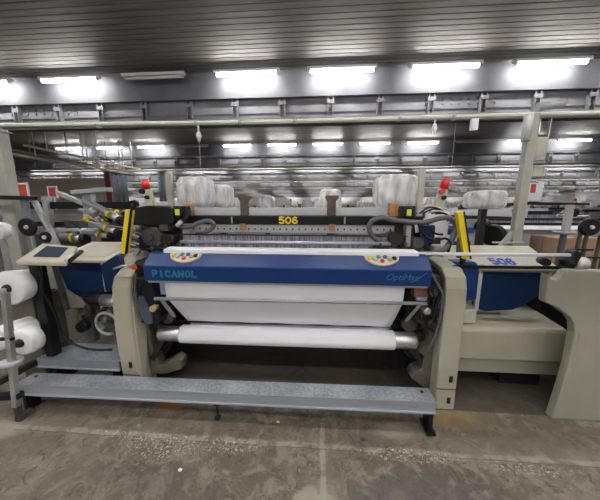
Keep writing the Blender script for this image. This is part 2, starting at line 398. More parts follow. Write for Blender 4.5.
struct('wall_back', MB().box(-40, 45, 61.6, 62, 0, CEIL), WALLM)
struct('wall_right', MB().box(44.6, 45, -8, 61.6, 0, CEIL), WALLM)
WBEIGE = mat('beige_wall_paint', (0.68, 0.60, 0.50), 0.7, var=0.1, scale=0.7, dirt=(0.3, 0.22, 0.16), dirt_amt=0.5)
mb = MB(); mb.box(-39.5, -11.05, 13.0, 13.3, 0, 3.0); mb.box(-39.5, -11.05, 12.9, 13.0, 2.72, 2.78)
struct('wall_left', mb, WBEIGE)
struct('trim_1', MB().box(-11.05, -10.75, 12.9, 13.4, 0, 3.45), BRICK)
# bay panels and girders
PANEL = mat('sheet_metal_panel', (0.12, 0.123, 0.14), 0.7, 0.0, var=0.25, scale=1.2, spec=0.2)
BAY = 6.1
for k in range(-1, 9):
    yy = 5.9 + BAY * k
    if k == -1: yy = -0.4
    struct('trim_%d' % (k + 3), MB().box(-40, 45, yy - 0.13, yy - 0.09, 3.80, CEIL), PANEL)
    # ribbed box girder: web, flanges, stiffeners, bolt heads
    mb = MB(); z0, z1 = (3.40, 3.84) if k == 0 else (3.34, 3.76)
    mb.box(-40, 45, yy - 0.02, yy + 0.06, z0, z1); mb.box(-40, 45, yy - 0.13, yy + 0.1, z0 - 0.02, z0 + 0.01); mb.box(-40, 45, yy - 0.1, yy + 0.1, z1 - 0.01, z1 + 0.015)
    mb.box(-40, 45, yy - 0.045, yy - 0.02, z0 + 0.12, z0 + 0.15)
    x = -39.6 + (k % 2) * 0.3
    if k < 6:
        while x < 44:
            mb.box(x, x + 0.018, yy - 0.11, yy - 0.02, z0 + 0.01, z1 - 0.01); mb.box(x + 0.10, x + 0.118, yy - 0.11, yy - 0.02, z0 + 0.01, z1 - 0.01)
            mb.box(x - 0.02, x + 0.14, yy - 0.115, yy - 0.1, z0 + 0.26, z0 + 0.33)
            x += 1.02
    if k == 0:
        for bx in [-7.1 + 0.2 * i for i in range(9)] + [2.2 + 0.17 * i for i in range(9)]:
            for bz in (3.53, 3.63, 3.72): mb.lathe((bx, yy - 0.02, bz), (bx, yy - 0.045, bz), [(0, 0.028), (1, 0.02)], 8)
    struct('trim_%d' % (k + 13), mb, GIRD)
# cable duct running under each girder
DUCT = mat('dark_cable_duct', (0.05, 0.045, 0.045), 0.6, var=0.3)
for k in range(0, 6):
    yy = 5.9 + BAY * k
    mb = MB().box(-40, 45, yy - 0.12, yy + 0.06, 3.27, 3.31)
    for i in range(80): mb.box(-39 + i * 1.02, -38.96 + i * 1.02, yy - 0.03, yy, 3.31, 3.4)
    o = mb.build('cable_tray', DUCT, origin=(0, yy, 3.27)); tag(o, 'dark cable tray hanging below the %s roof girder from the camera' % ('nearest', 'second', 'third', 'fourth', 'fifth', 'sixth')[k], 'cable tray')
for k in (1, 2, 3):
    yy = 5.6 + BAY * k
    o = MB().tube([(-38, yy, 3.16), (44, yy, 3.16)], 0.045, 8, 0).build('overhead_pipe', mat('cream_pipe', (0.42, 0.36, 0.27), 0.5, var=0.1), origin=(0, yy, 3.16))
    tag(o, 'long cream pipe under the %s roof girder' % ('', 'second', 'third', 'fourth')[k], 'pipe')

ordn = ['first', 'second', 'third', 'fourth', 'fifth', 'sixth', 'seventh', 'eighth', 'ninth', 'tenth']
LAND = [(15, 'the beige post at the left edge'), (45, 'the operator screen'), (85, 'the yarn feeders'), (128, 'the left yellow light bar'), (147, 'the left red signal lamp'), (180, 'the left wrapped boxes'), (222, 'the rounded wrapped box'), (250, 'the left flared brown post'), (287, 'the yellow 506'), (333, 'the right flared brown post'), (365, 'the gap before the tall wrapped box'), (398, 'the tall wrapped box at right'), (444, 'the right red signal lamp'), (487, 'the sloping wrapped box'), (518, 'the grey right post'), (550, 'the black bar at right'), (588, 'the black disc at right')]
def seen_at(x, y): return 318 + 258 * x / y          # where along the picture something at (x, y) shows
def landmark(x, y): return min(LAND, key=lambda l: abs(l[0] - seen_at(x, y)))[1]
# ------------------------------------------------------------------ ceiling lamps
def make_lamp(lit):
    t = thing('ceiling_lamp', '', 'lamp', (0, 0, 0), None)
    MB().box(-0.66, 0.66, -0.05, 0.05, 0.05, 0.10).box(-0.62, -0.60, -0.03, 0.03, 0.0, 0.05).box(0.60, 0.62, -0.03, 0.03, 0.0, 0.05).build('lamp_housing', LAMPH, t)
    MB().cyl((-0.60, 0, 0.02), (0.60, 0, 0.02), 0.026, 12).build('lamp_tube', TUBE if lit else TUBEOFF, t)
    return t
LABELS = {}
def unique(lb):
    LABELS[lb] = LABELS.get(lb, 0) + 1
    return lb + ('', ', right one', ', rightmost')[min(LABELS[lb] - 1, 2)]
protos = {True: make_lamp(True), False: make_lamp(False)}; first = {True: True, False: True}
def lamp(x, y, z, lit, label, group=None, long=1.0):
    o = protos[lit] if first[lit] else copy_tree(protos[lit])
    first[lit] = False
    o.location = (x, y, z); o['label'] = label; o.scale = (long, 1, 1)
    if group: o['group'] = group
    elif 'group' in o: del o['group']
def names_for(x): return
R0 = [-7.2, -5.21, -3.37, -1.45, 0.43, 2.36, 4.24, 6.2]
lab0 = {-7.2: 'lit tube lamp cut off by the left edge, front row', -5.21: 'leftmost whole lit tube lamp of the front row', -3.37: 'unlit tube lamp in the front row of ceiling lamps', -1.45: 'lit tube lamp of the front row, beside the unlit one',
        0.43: 'middle lit tube lamp of the front row', 2.36: 'second lit tube lamp from the right in the front row', 4.24: 'rightmost lit tube lamp of the front row'}
for x in R0:
    lamp(x, 5.5, 4.11, x != -3.37, lab0.get(x, 'lit tube lamp of the front row beyond the picture edge'), 'ceiling lamps of the front row')
nm = ['leftmost', 'second from left', None, 'third lit from left', 'fourth lit from left', 'fifth lit from left', 'sixth lit from left', 'seventh lit from left', None, 'eighth lit, half behind the right post', 'rightmost']
for i in range(-1, 11):
    x = -9.42 + 1.96 * i; lit = i not in (2, 8)
    if 0 <= i < 11: lb = ('%s tube lamp in the second row' % nm[i]) if nm[i] else ('unlit tube lamp in the second row, %s' % ('left of centre' if i == 2 else 'left of the right post'))
    else: lb = 'lit tube lamp far to the side in the second row'
    lamp(x, 11.5, 4.11, lit, lb, 'ceiling lamps of the second row')
for r, (yy, st, xs) in enumerate(((17.7, 3.9, 6), (23.8, 3.9, 7), (29.9, 3.9, 9), (36, 5, 8), (42.1, 5, 9), (48.2, 6, 8), (54.3, 6, 9), (60, 6, 10))):  # tubes stretched for extra light; farthest rows added to light the end wall
    for i in range(-12, 13):
        if -10 < seen_at(i * st, yy) < 610:
            lamp(i * st, yy, 4.11, True, unique('far lamp lengthened for light in the %s row, above %s' % (ordn[r + 2], landmark(i * st, yy))), 'lengthened far ceiling lamps', 2.4)
for yy, rn in ((0.75, 'first'), (-1.3, 'second'), (-5.5, 'third')):  # rows added out of view to light the front of the loom
    for i in range(-3, 4): lamp(i * 2.0 + 0.4, yy, 4.11, True, 'added unseen ceiling lamp above and behind the photographer, %s row, %s' % (rn, ('far left', 'left', 'centre left', 'centre', 'centre right', 'right', 'far right')[i + 3]), 'added ceiling lamps behind the photographer')

exec_parts = []
# ================================================================== THE LOOM
LY = 2.3
loom = thing('weaving_loom', 'large weaving loom with blue front beam, beige columns and number 506 on black bar', 'loom', (-0.27, 2.3, 0))
# --- side columns
def side_column(x0, x1, bow=0.0, kz=1.0):
    prof = [(1.80, 0), (1.80, 0.85), (1.805, 0.97), (1.83, 1.05), (1.90, 1.10), (2.05, 1.12), (2.30, 1.12), (2.30, 0.9), (2.06, 0.75), (2.0, 0.3), (2.0, 0)]
    prof = prof[:1] + [(1.80, 0.2), (1.80, 0.4), (1.80, 0.6)] + prof[1:-1] + [(2.0, 0.2)] + prof[-1:]
    m = MB().prism(prof, 'x', x0, x1)
    for v in m.bm.verts: v.co.z *= kz
    for v in m.bm.verts: v.co.x += bow * math.sin(PI * min(1, v.co.z / 1.1))
    return m
left = side_column(-1.59, -1.435, -0.035, 0.955).build('side_column', BEIGE, loom, bevel=0.022, seg=3); left.scale = (1, 1, 1)
MB().box(-1.53, -1.505, 1.796, 1.81, 0.24, 0.29).build('slot', BLACK, left)
MB().box(-1.595, -1.445, 1.797, 1.802, 0.172, 0.176).build('seam', DARKM, left)
right = side_column(0.915, 1.062).build('side_column', BEIGE, loom, bevel=0.014, seg=3)
MB().box(1.0, 1.025, 1.796, 1.81, 0.24, 0.29).build('slot', BLACK, right)
MB().box(1.0, 1.025, 1.796, 1.81, 0.06, 0.11).build('slot', BLACK, right)
MB().box(0.915, 1.062, 1.797, 1.803, 0.178, 0.184).build('seam', DARKM, right)
# cap on left column (pale rounded hood with orange tip)
MB().blob((-1.52, 2.02, 1.11), (0.12, 0.22, 0.12), 0.0, 1).build('column_cap', BEIGE2, loom)
MB().cyl((-1.395, 1.80, 1.09), (-1.395, 1.86, 1.09), 0.022).build('orange_plug', mat('orange_plastic', (0.75, 0.12, 0.02), 0.4), loom)
MB().tube([(-1.56, 1.80, 1.075), (-1.48, 1.79, 1.10), (-1.40, 1.80, 1.11)], 0.008).build('cable', STEEL, loom)
# --- machine frames (dark casting walls behind the columns)
for x0, x1 in ((-1.60, -1.50), (0.97, 1.06)):
    MB().prism([(2.0, 0), (2.0, 0.95), (2.3, 1.12), (3.1, 1.15), (3.5, 0.9), (3.5, 0), (3.2, 0), (3.0, 0.25), (2.5, 0.25), (2.35, 0)], 'x', x0, x1).build('side_frame', CAST, loom, bevel=0.01)
# inner gusset castings
MB().prism([(0.915, 0.70), (0.915, 0.10), (0.88, 0.10), (0.76, 0.19), (0.78, 0.24), (0.84, 0.27), (0.85, 0.38), (0.80, 0.42), (0.82, 0.46), (0.87, 0.48), (0.875, 0.58), (0.80, 0.66), (0.80, 0.80), (0.915, 0.90)], 'y', 1.90, 2.02).build('gusset', CASTB, loom, bevel=0.008)
MB().prism([(-1.44, 0.60), (-1.425, 0.60), (-1.41, 0.40), (-1.375, 0.24), (-1.36, 0.18), (-1.20, 0.27), (-1.15, 0.24), (-1.16, 0.16), (-1.30, 0.11), (-1.44, 0.10)], 'y', 1.92, 2.02).build('gusset', CASTB, loom, bevel=0.008)
for sx in (-1, 1):
    cx = -0.27
    def X(d): return cx + sx * d      # distance from loom centre
    # take-up side plate, black cover, gears and levers
    MB().prism([(X(1.05), 0.28), (X(1.17), 0.10), (X(1.19), 1.02), (X(1.0), 1.02), (X(1.0), 0.62)], 'y', 2.03, 2.10).build('inner_plate', DARKM, loom, bevel=0.006)
    MB().lathe((X(1.10), 1.97, 0.42), (X(1.10), 2.03, 0.42), [(0, 0.10), (0.2, 0.12), (1, 0.12)], 24).lathe((X(1.10), 1.95, 0.42), (X(1.10), 2.0, 0.42), [(0, 0.03), (1, 0.035)], 12).build('gear', DARKM, loom)
    MB().lathe((X(1.02), 1.98, 0.60), (X(1.02), 2.03, 0.60), [(0, 0.055), (1, 0.06)], 20).build('gear', CAST, loom)
    MB().bar((X(0.98), 1.93, 0.52), (X(1.15), 1.93, 0.24), 0.04, 0.05).build('roller_bracket', DARKM, loom, bevel=0.006)
    MB().bar((X(1.12), 1.90, 0.90), (X(1.08), 1.90, 0.62), 0.025, 0.04).bar((X(1.14), 1.90, 0.62), (X(1.02), 1.90, 0.70), 0.02, 0.03).build('lever', DARKM, loom, bevel=0.004)
    MB().tube([(X(1.08), 1.86, 1.0), (X(1.13), 1.84, 0.88), (X(1.10), 1.86, 0.75), (X(1.14), 1.85, 0.62)], 0.010).build('cable', BLACK, loom)
    MB().tube([(X(1.15), 1.85, 1.02), (X(1.16), 1.83, 0.85), (X(1.13), 1.85, 0.7)], 0.008).build('cable', HOSE, loom)
# left black rounded motor cover with brass cap
MB().prism([(-1.43, 1.0), (-1.31, 1.0), (-1.27, 0.80), (-1.26, 0.66), (-1.29, 0.585), (-1.34, 0.57), (-1.40, 0.60), (-1.43, 0.70)], 'y', 1.84, 1.98).build('motor_cover', BLACK, loom, bevel=0.02, seg=3)
MB().prism([(-1.41, 0.85), (-1.36, 0.85), (-1.31, 0.70), (-1.31, 0.62), (-1.37, 0.61), (-1.41, 0.70)], 'y', 1.825, 1.845).build('motor_lid', mat('slate_plastic', (0.05, 0.07, 0.10), 0.3, var=0.2), loom, bevel=0.008)
MB().cyl((-1.285, 1.80, 0.755), (-1.285, 1.86, 0.755), 0.024).build('brass_cap', mat('brass', (0.55, 0.42, 0.2), 0.35, 0.6), loom)
MB().blob((-1.33, 1.90, 1.08), (0.16, 0.2, 0.13), 0.08, 5).build('black_cover', BLACK, loom)
# right cluster: gears, pipes
for (x, z, r, m_) in ((0.875, 1.02, 0.05, DARKM), (0.86, 0.92, 0.035, CAST), (0.885, 0.80, 0.045, DARKM), (0.82, 0.78, 0.03, STEEL), (0.87, 0.68, 0.04, DARKM)):
    MB().lathe((x, 1.84, z), (x, 1.92, z), [(0, r * 0.7), (0.15, r), (1, r)], 20).lathe((x, 1.825, z), (x, 1.86, z), [(0, r * 0.3), (1, r * 0.35)], 10).build('pulley', m_, loom)
MB().tube([(0.83, 1.88, 1.12), (0.87, 1.86, 1.10), (0.895, 1.84, 1.02), (0.895, 1.83, 0.94), (0.87, 1.83, 0.84), (0.865, 1.84, 0.7)], 0.012).build('cable', BLACK, loom)
MB().tube([(0.80, 1.85, 1.1), (0.86, 1.82, 1.0), (0.895, 1.80, 0.9), (0.89, 1.84, 0.6), (0.85, 1.86, 0.45)], 0.010).build('cable', HOSE, loom)
MB().obox((0.78, 1.93, 0.93), (0.10, 0.08, 0.12), (0, 0, 0)).build('copper_box', mat('copper_tint', (0.30, 0.13, 0.09), 0.5, 0.3, var=0.3, scale=12), loom, bevel=0.008)
# blue-white light strips on arms beside the cloth
for s_, x in ((-1, -1.22), (1, 0.80)):
    MB().box(x - 0.05, x + 0.05, 1.90, 1.93, 0.84, 0.99).build('inner_shield', mat('pale_lilac_paint', (0.42, 0.46, 0.72), 0.5, var=0.3, scale=18), loom, bevel=0.004)
MB().bar((-1.20, 1.80, 0.84), (-1.19, 1.93, 0.64), 0.03, 0.012).build('guide_strip', GREYP, loom)
MB().bar((0.75, 1.80, 0.86), (0.70, 1.93, 0.66), 0.025, 0.012).build('guide_strip', GREYP, loom)
for x0, x1, xx in ((-1.43, -1.18, -1.2), (0.66, 0.91, 0.7)):
    MB().box(x0, x1, 2.12, 2.16, 0.12, 1.16).build('inner_cover', BLACK, loom)
# --- lower cross members
MB().box(-1.5, 0.97, 2.35, 2.50, 0.22, 0.36).build('cross_beam', DARKM, loom, bevel=0.01)
MB().cyl((-1.40, 2.15, 0.37), (0.92, 2.15, 0.37), 0.028, 14).build('cross_tube', DARKM, loom)
MB().box(-1.5, 0.97, 2.9, 3.0, 0.2, 0.9).build('rear_panel', mat('light_block_dark', (0.02, 0.018, 0.018), 0.7), loom)  # added dark panel, blocks light coming from behind below the loom
MB().cyl((-1.3, 3.35, 0.55), (0.8, 3.35, 0.55), 0.36, 32).build('warp_beam', YARN, loom)
# --- take-up roller steel ends
MB().cyl((-1.325, 1.95, 0.476), (0.792, 1.95, 0.487), 0.055, 28).lathe((-1.345, 1.95, 0.475), (-1.14, 1.95, 0.475), [(0, 0.045), (0.1, 0.064), (0.95, 0.064), (1, 0.06)], 28).lathe((0.61, 1.95, 0.486), (0.80, 1.95, 0.487), [(0, 0.06), (0.05, 0.066), (0.9, 0.066), (1, 0.045)], 28).build('roller', STEEL, loom)
# --- breast beam
BX0, BX1 = -1.285, 0.785
MB().prism([(1.75, 1.0), (1.75, 1.115), (1.83, 1.195), (1.90, 1.205), (1.93, 1.16), (1.93, 1.0)], 'x', BX0, BX1).build('breast_beam', BLUE, loom, bevel=0.006)
MB().box(BX0 + 0.02, BX1 - 0.02, 1.76, 1.92, 0.985, 1.0).build('beam_underside', GREYP, loom)
MB().prism([(1.83, 1.197), (1.835, 1.225), (1.92, 1.235), (1.95, 1.20)], 'x', -1.17, 0.72).build('white_ledge', CLOTH, loom, bevel=0.004)
# lettering on the beam
strokes('maker_lettering', 'PICANOL', 0, 0.335, 0.044, TEAL, loom, (-1.215, 1.7495, 1.036), PI / 2, 0.0066, 0.42)
text('model_lettering', 'OptiMax', 0.062, TEAL, loom, (0.585, 1.748, 1.062), (PI / 2, 0, 0), shear=0.35, sx=1.0)
MB().tube([(0.64, 1.747, 1.03), (0.68, 1.747, 1.045), (0.75, 1.747, 1.10)], 0.0025, 6).build('swoosh', TEAL, loom)
# --- control pods on the slope
SL = math.atan2(0.08, 0.08)
for cxp in (-0.985, 0.455):
    pod = bpy.data.objects.new('control_pod', None)
    mb = MB(); K = 20
    pts = [(math.cos(-PI * i / K) * 0.125, math.sin(-PI * i / K) * 0.085) for i in range(K + 1)]
    fr = Vector((cxp, 1.825, 1.193)); ex = Vector((1, 0, 0)); ey = Vector((0, 0.08, 0.08)).normalized(); ez = ex.cross(ey)
    def PP(a, b, c): return fr + ex * a + ey * b + ez * c
    A = [mb.bm.verts.new(PP(p[0], p[1], -0.001)) for p in pts]; B = [mb.bm.verts.new(PP(p[0] * 0.95, p[1] * 0.95, 0.014)) for p in pts]
    mb.bm.faces.new(A); mb.bm.faces.new(B[::-1])
    for i in range(len(pts)): mb.bm.faces.new((A[i], B[i], B[(i + 1) % len(pts)], A[(i + 1) % len(pts)]))
    bpy.data.objects.remove(pod)
    pod = mb.build('control_pod', CREAM, loom, bevel=0.003)
    for a, b, m_ in ((-0.085, -0.022, YEL), (-0.05, -0.03, CREAM), (-0.022, -0.012, mat('green_button', (0.03, 0.35, 0.16), 0.4)), (0.0, -0.045, RED), (0.022, -0.012, BLUEL), (0.052, -0.03, mat('ochre_button', (0.5, 0.35, 0.08), 0.4)), (0.085, -0.022, BLACK)):
        MB().lathe(PP(a, b, 0.012), PP(a, b, 0.022), [(0, 0.015), (0.7, 0.0145), (1, 0.011)], 16).build('button', m_, pod)
        MB().lathe(PP(a, b, 0.010), PP(a, b, 0.016), [(0, 0.018), (1, 0.017)], 16).build('button_ring', mat('button_ring_grey', (0.25, 0.25, 0.25), 0.4), pod)
# --- reed and upper cross beams
MB().box(-1.12, 0.66, 2.04, 2.06, 1.20, 1.312).build('reed', REED, loom)
MB().box(-1.14, 0.70, 2.03, 2.07, 1.312, 1.322).build('reed_cap', DARKM, loom)
MB().cyl((-1.12, 2.0, 1.262), (0.62, 2.0, 1.262), 0.014).build('temple_bar', mat('pale_steel', (0.55, 0.57, 0.66), 0.35, 0.5), loom)
MB().box(-1.16, 0.72, 1.98, 2.03, 1.18, 1.205).build('lay_beam', GREYP, loom, bevel=0.004)
db = MB().box(-1.2, 0.83, 2.19, 2.27, 1.318, 1.392).build('drilled_beam', ALU, loom, bevel=0.003)
mb = MB()
for i in range(36): mb.lathe((-1.15 + i * 0.055, 2.186, 1.353), (-1.15 + i * 0.055, 2.193, 1.353), [(0, 0.008), (1, 0.008)], 8)
mb.build('bolt_row', DARKM, db)
nb = MB().box(-1.32, 0.87, 2.18, 2.28, 1.392, 1.466).build('number_bar', BLACK, loom, bevel=0.004)
strokes('number_lettering', '506', 0, 0.155, 0.052, YEL, nb, (-0.33, 2.178, 1.404), PI / 2, 0.0065)
for bx in (-0.75, 0.22): MB().box(bx, bx + 0.012, 2.174, 2.182, 1.40, 1.46).build('joint_strip', GREYP, nb)
MB().box(-1.22, 0.63, 2.27, 2.42, 1.466, 1.535).build('upper_beam', GREYL, loom, bevel=0.006)
MB().box(-1.25, 0.75, 2.42, 2.95, 1.46, 1.48).build('upper_tray', GREYP, loom)
# heald drive posts with flared heads
for px in (-0.655, 0.115):
    pst = MB().prism([(px - 0.035, 1.465), (px - 0.035, 1.59), (px - 0.055, 1.62), (px - 0.05, 1.64), (px + 0.06, 1.64), (px + 0.065, 1.62), (px + 0.04, 1.59), (px + 0.04, 1.465)], 'y', 2.25, 2.31).build('guide_post', BROWN, loom, bevel=0.006)
    MB().box(px - 0.02, px + 0.03, 2.172, 2.186, 1.345, 1.40).build('amber_tag', ORANGE, pst)
for px in (-1.155, 0.63): MB().box(px - 0.033, px + 0.038, 2.20, 2.27, 1.462, 1.575).build('amber_box', ORANGE, loom, bevel=0.006)
# heads of left and right drive: black hood and motors
MB().prism([(-1.70, 1.44), (-1.60, 1.475), (-1.52, 1.535), (-1.40, 1.555), (-1.20, 1.545), (-1.175, 1.52), (-1.18, 1.40), (-1.28, 1.385), (-1.50, 1.39), (-1.62, 1.40)], 'y', 2.02, 2.40).build('head_hood', BLACK, loom, bevel=0.015, seg=3)
MB().box(-1.52, -1.24, 2.12, 2.38, 1.12, 1.40).build('head_block', DARKM, loom, bevel=0.02)
MB().cyl((-1.36, 1.98, 1.30), (-1.36, 2.14, 1.30), 0.075, 24).cyl((-1.36, 1.95, 1.30), (-1.36, 1.99, 1.30), 0.03, 14).build('motor', CAST, loom)
MB().cyl((-1.24, 2.0, 1.27), (-1.24, 2.14, 1.27), 0.055, 24).build('motor', DARKM, loom)
MB().cyl((-1.46, 2.0, 1.24), (-1.46, 2.14, 1.24), 0.05, 24).build('motor', DARKM, loom)
MB().box(-1.30, -1.22, 2.0, 2.08, 1.345, 1.40).build('junction_box', CAST, loom, bevel=0.008)
MB().box(-1.155, -1.095, 2.1, 2.18, 1.2, 1.40).build('head_post', GREYP, loom, bevel=0.005)
for i in range(5):
    z = 1.16 + i * 0.03
    MB().tube([(-1.60, 1.98, z), (-1.54 + 0.01 * i, 1.90, z + 0.05), (-1.47, 1.98, z + 0.02)], 0.011).build('hose', HOSE if i % 2 else mat('pale_hose', (0.42, 0.42, 0.44), 0.4), loom)
MB().obox((-1.47, 1.94, 1.17), (0.10, 0.03, 0.035), (0, -0.9, 0)).build('silver_clip', STEEL, loom, bevel=0.006)
MB().tube([(-1.33, 1.96, 1.19), (-1.25, 1.90, 1.22), (-1.15, 1.92, 1.20), (-1.05, 1.95, 1.215)], 0.014).build('hose', BLACK, loom)
def knob(x, y, z):
    k = MB().box(x - 0.05, x + 0.06, y, y + 0.08, z - 0.055, z + 0.05).lathe((x, y - 0.02, z), (x, y, z), [(0, 0.05), (1, 0.052)], 6).build('sensor_box', BLACK, loom, bevel=0.008)
    MB().box(x - 0.016, x + 0.018, y - 0.03, y - 0.018, z - 0.024, z + 0.024).build('yellow_sticker', mat('lime_sticker', (0.65, 0.72, 0.05), 0.5), k)
knob(-1.15 + 0.0, 2.06, 1.50); knob(0.705, 2.08, 1.50)
MB().tube([(-1.07, 2.08, 1.54), (-1.05, 2.04, 1.50), (-1.08, 2.02, 1.44), (-1.14, 2.02, 1.39), (-1.20, 2.04, 1.37)], 0.014).build('hose', BLACK, loom)
MB().cyl((-1.10, 2.0, 1.43), (-1.14, 2.0, 1.39), 0.017).build('hose_joint', mat('white_plastic', (0.7, 0.7, 0.72), 0.4), loom)
MB().tube([(-1.16, 2.04, 1.385), (-1.05, 2.02, 1.38), (-0.98, 2.03, 1.41), (-0.90, 2.05, 1.43), (-0.86, 2.06, 1.40), (-0.88, 2.06, 1.36), (-0.95, 2.05, 1.33)], 0.018).build('hose', HOSE, loom)
# right head: blocks, hoses
MB().box(0.64, 0.96, 2.14, 2.4, 1.14, 1.40).build('head_block', DARKM, loom, bevel=0.02)
MB().box(0.69, 0.73, 2.04, 2.12, 1.20, 1.40).build('head_post', GREYP, loom, bevel=0.005)
MB().box(0.80, 0.90, 2.06, 2.2, 1.24, 1.40).build('motor', BLUE2, loom, bevel=0.01)
MB().cyl((0.60, 1.98, 1.30), (0.60, 2.14, 1.30), 0.05, 20).build('motor', DARKM, loom)
MB().cyl((0.77, 1.98, 1.27), (0.77, 2.14, 1.27), 0.04, 20).build('motor', CAST, loom)
MB().box(0.90, 1.00, 2.0, 2.1, 1.20, 1.25).build('junction_box', BEIGE2, loom, bevel=0.008)
MB().tube([(0.49, 2.04, 1.27), (0.44, 2.04, 1.31), (0.405, 2.04, 1.37), (0.42, 2.04, 1.43), (0.50, 2.04, 1.462), (0.58, 2.04, 1.445), (0.70, 2.04, 1.43), (0.82, 2.04, 1.425), (0.92, 2.03, 1.455), (0.99, 2.02, 1.46), (1.04, 2.02, 1.42), (1.045, 2.02, 1.36), (1.01, 2.0, 1.28), (0.95, 1.98, 1.22), (0.85, 1.96, 1.195), (0.74, 1.95, 1.195)], 0.021, 10).build('hose', HOSE, loom)
MB().tube([(0.76, 2.0, 1.42), (0.80, 1.99, 1.34), (0.88, 1.98, 1.29), (0.96, 1.98, 1.31), (1.0, 1.98, 1.27), (0.99, 1.98, 1.20)], 0.009).build('cable', BLACK, loom)
MB().tube([(0.86, 2.1, 1.42), (0.92, 2.08, 1.34), (0.98, 2.06, 1.33)], 0.009).build('cable', BLACK, loom)
MB().cyl((0.755, 2.02, 1.41), (0.765, 2.02, 1.35), 0.013).build('hose_joint', GREYL, loom)
for i in range(6):
    MB().tube([(0.78 + 0.03 * i, 2.12, 1.49), (0.84 + 0.03 * i, 2.10, 1.55 - 0.012 * i), (0.94 + 0.02 * i, 2.10, 1.54 - 0.015 * i), (1.03, 2.12, 1.48 - 0.01 * i)], 0.006).build('cable', BLACK if i % 3 else STEEL, loom)
MB().tube([(0.40, 2.0, 1.20), (0.45, 1.98, 1.225), (0.6, 1.97, 1.215), (0.75, 1.96, 1.225)], 0.016).build('hose', BLACK, loom)
for i in range(14):
    a = random.Random(i + 50); x = 0.42 + i * 0.032
    MB().lathe((x, 1.985, 1.215 + 0.02 * (i % 3)), (x, 2.05, 1.215 + 0.02 * (i % 3)), [(0, 0.012), (0.3, 0.02), (1, 0.018)], 10).build('fitting', DARKM if i % 2 else CAST, loom)
for i in range(10):
    x = -1.36 + i * 0.03
    MB().lathe((x, 1.965, 1.205 + 0.018 * (i % 3)), (x, 2.03, 1.205 + 0.018 * (i % 3)), [(0, 0.012), (0.3, 0.02), (1, 0.018)], 10).build('fitting', DARKM if i % 2 else CAST, loom)
# yellow light barriers
def barrier(p0, p1):
    b = MB().bar(p0, p1, 0.042, 0.05).build('light_barrier', YEL, loom, bevel=0.004)
    d = Vector((0.024, 0.0, 0))
    MB().bar(Vector(p0) + d + Vector((0, -0.02, 0)), Vector(p1) + d + Vector((0, -0.02, 0)), 0.008, 0.02).build('barrier_lens', BLACK, b)
barrier((-1.50, 1.86, 1.188), (-1.418, 1.86, 1.52)); barrier((1.105, 1.95, 1.165), (1.02, 1.95, 1.51))
MB().cyl((-1.418, 1.88, 1.50), (-1.412, 1.89, 1.585), 0.012).lathe((-1.412, 1.88, 1.56), (-1.412, 1.92, 1.57), [(0, 0.03), (1, 0.03)], 14).build('barrier_mount', BLACK, loom)
MB().cyl((1.10, 1.97, 1.10), (1.10, 1.98, 1.18), 0.02).build('barrier_mount', BLACK, loom)
MB().bar((1.065, 1.97, 1.165), (1.06, 1.97, 1.32), 0.03, 0.03).build('barrier_bracket', HOSE, loom, bevel=0.004)
# signal towers
def signal(x0, z0, x1, z1, y, s=1.0):
    b = MB().bar((x0, y, z0), (x1, y, z1), 0.085 * s, 0.07 * s).build('signal_box', mat('signal_box_cream', (0.55, 0.52, 0.38), 0.5), loom, bevel=0.006)
    d = Vector((x1 - x0, 0, z1 - z0)).normalized()
    p = Vector((x1, y, z1))
    MB().cyl(p, p + d * 0.11 * s, 0.042 * s, 16).build('red_lamp', RED, b)
    MB().lathe(p - d * 0.02 + Vector((-0.03 * s, -0.06, 0)), p - d * 0.02 + Vector((-0.03 * s, -0.02, 0)), [(0, 0.022), (1, 0.024)], 14).build('knob', REDL if x0 > 0 else BLACK, b)
    MB().lathe(p - d * 0.075 + Vector((0.01, -0.055, 0)), p - d * 0.075 + Vector((0.01, -0.02, 0)), [(0, 0.018), (1, 0.02)], 14).build('knob', BLACK, b)
signal(-1.615, 1.53, -1.638, 1.705, 2.4, 0.82); signal(1.062, 1.50, 1.105, 1.695, 2.4, 0.82)
# thin white uprights
MB().box(-1.495, -1.445, 2.48, 2.53, 1.40, 1.875).build('upright', POST, loom, bevel=0.003)
MB().box(0.925, 0.975, 2.48, 2.53, 1.40, 1.885).build('upright', BEIGE2, loom, bevel=0.003)
# --- right cabinet (beige box, ledge, blue guards, top cover, rails)
MB().prism([(2.0, 0.31), (2.0, 0.56), (2.03, 0.585), (2.42, 0.63), (2.9, 0.68), (2.9, 0.31)], 'x', 1.075, 1.985).build('drive_cabinet', BEIGE, loom, bevel=0.015, seg=3)
MB().box(1.075, 2.03, 2.03, 2.85, 0.18, 0.30).build('cabinet_plinth', SHIELD, loom, bevel=0.006)
MB().box(1.62, 1.95, 2.15, 2.8, 0.0, 0.18).build('cabinet_foot', DARKM, loom)
MB().box(1.09, 1.30, 2.05, 2.6, 0.60, 0.72).build('cabinet_step', BEIGE2, loom, bevel=0.012)
MB().box(1.3, 2.45, 2.95, 3.0, 0.1, 1.05).box(1.99, 2.25, 2.3, 2.7, 0.10, 0.80).build('dark_gap_backing', BLACK, loom)  # black backing added so the gaps beside the cabinet read dark
g = MB().prism([(1.40, 1.07), (1.925, 1.07), (1.93, 0.90), (1.92, 0.835), (1.84, 0.77), (1.76, 0.70), (1.68, 0.665), (1.46, 0.645), (1.41, 0.66)], 'y', 2.20, 2.32).build('blue_guard', BLUE2, loom, bevel=0.012)
MB().box(1.362, 1.392, 2.185, 2.21, 0.66, 1.07).build('white_strip', GREYL, loom)
MB().prism([(1.12, 1.10), (1.29, 1.10), (1.32, 1.06), (1.33, 0.78), (1.18, 0.74), (1.12, 0.78)], 'y', 2.12, 2.25).build('blue_guard', BLUE, loom, bevel=0.012)
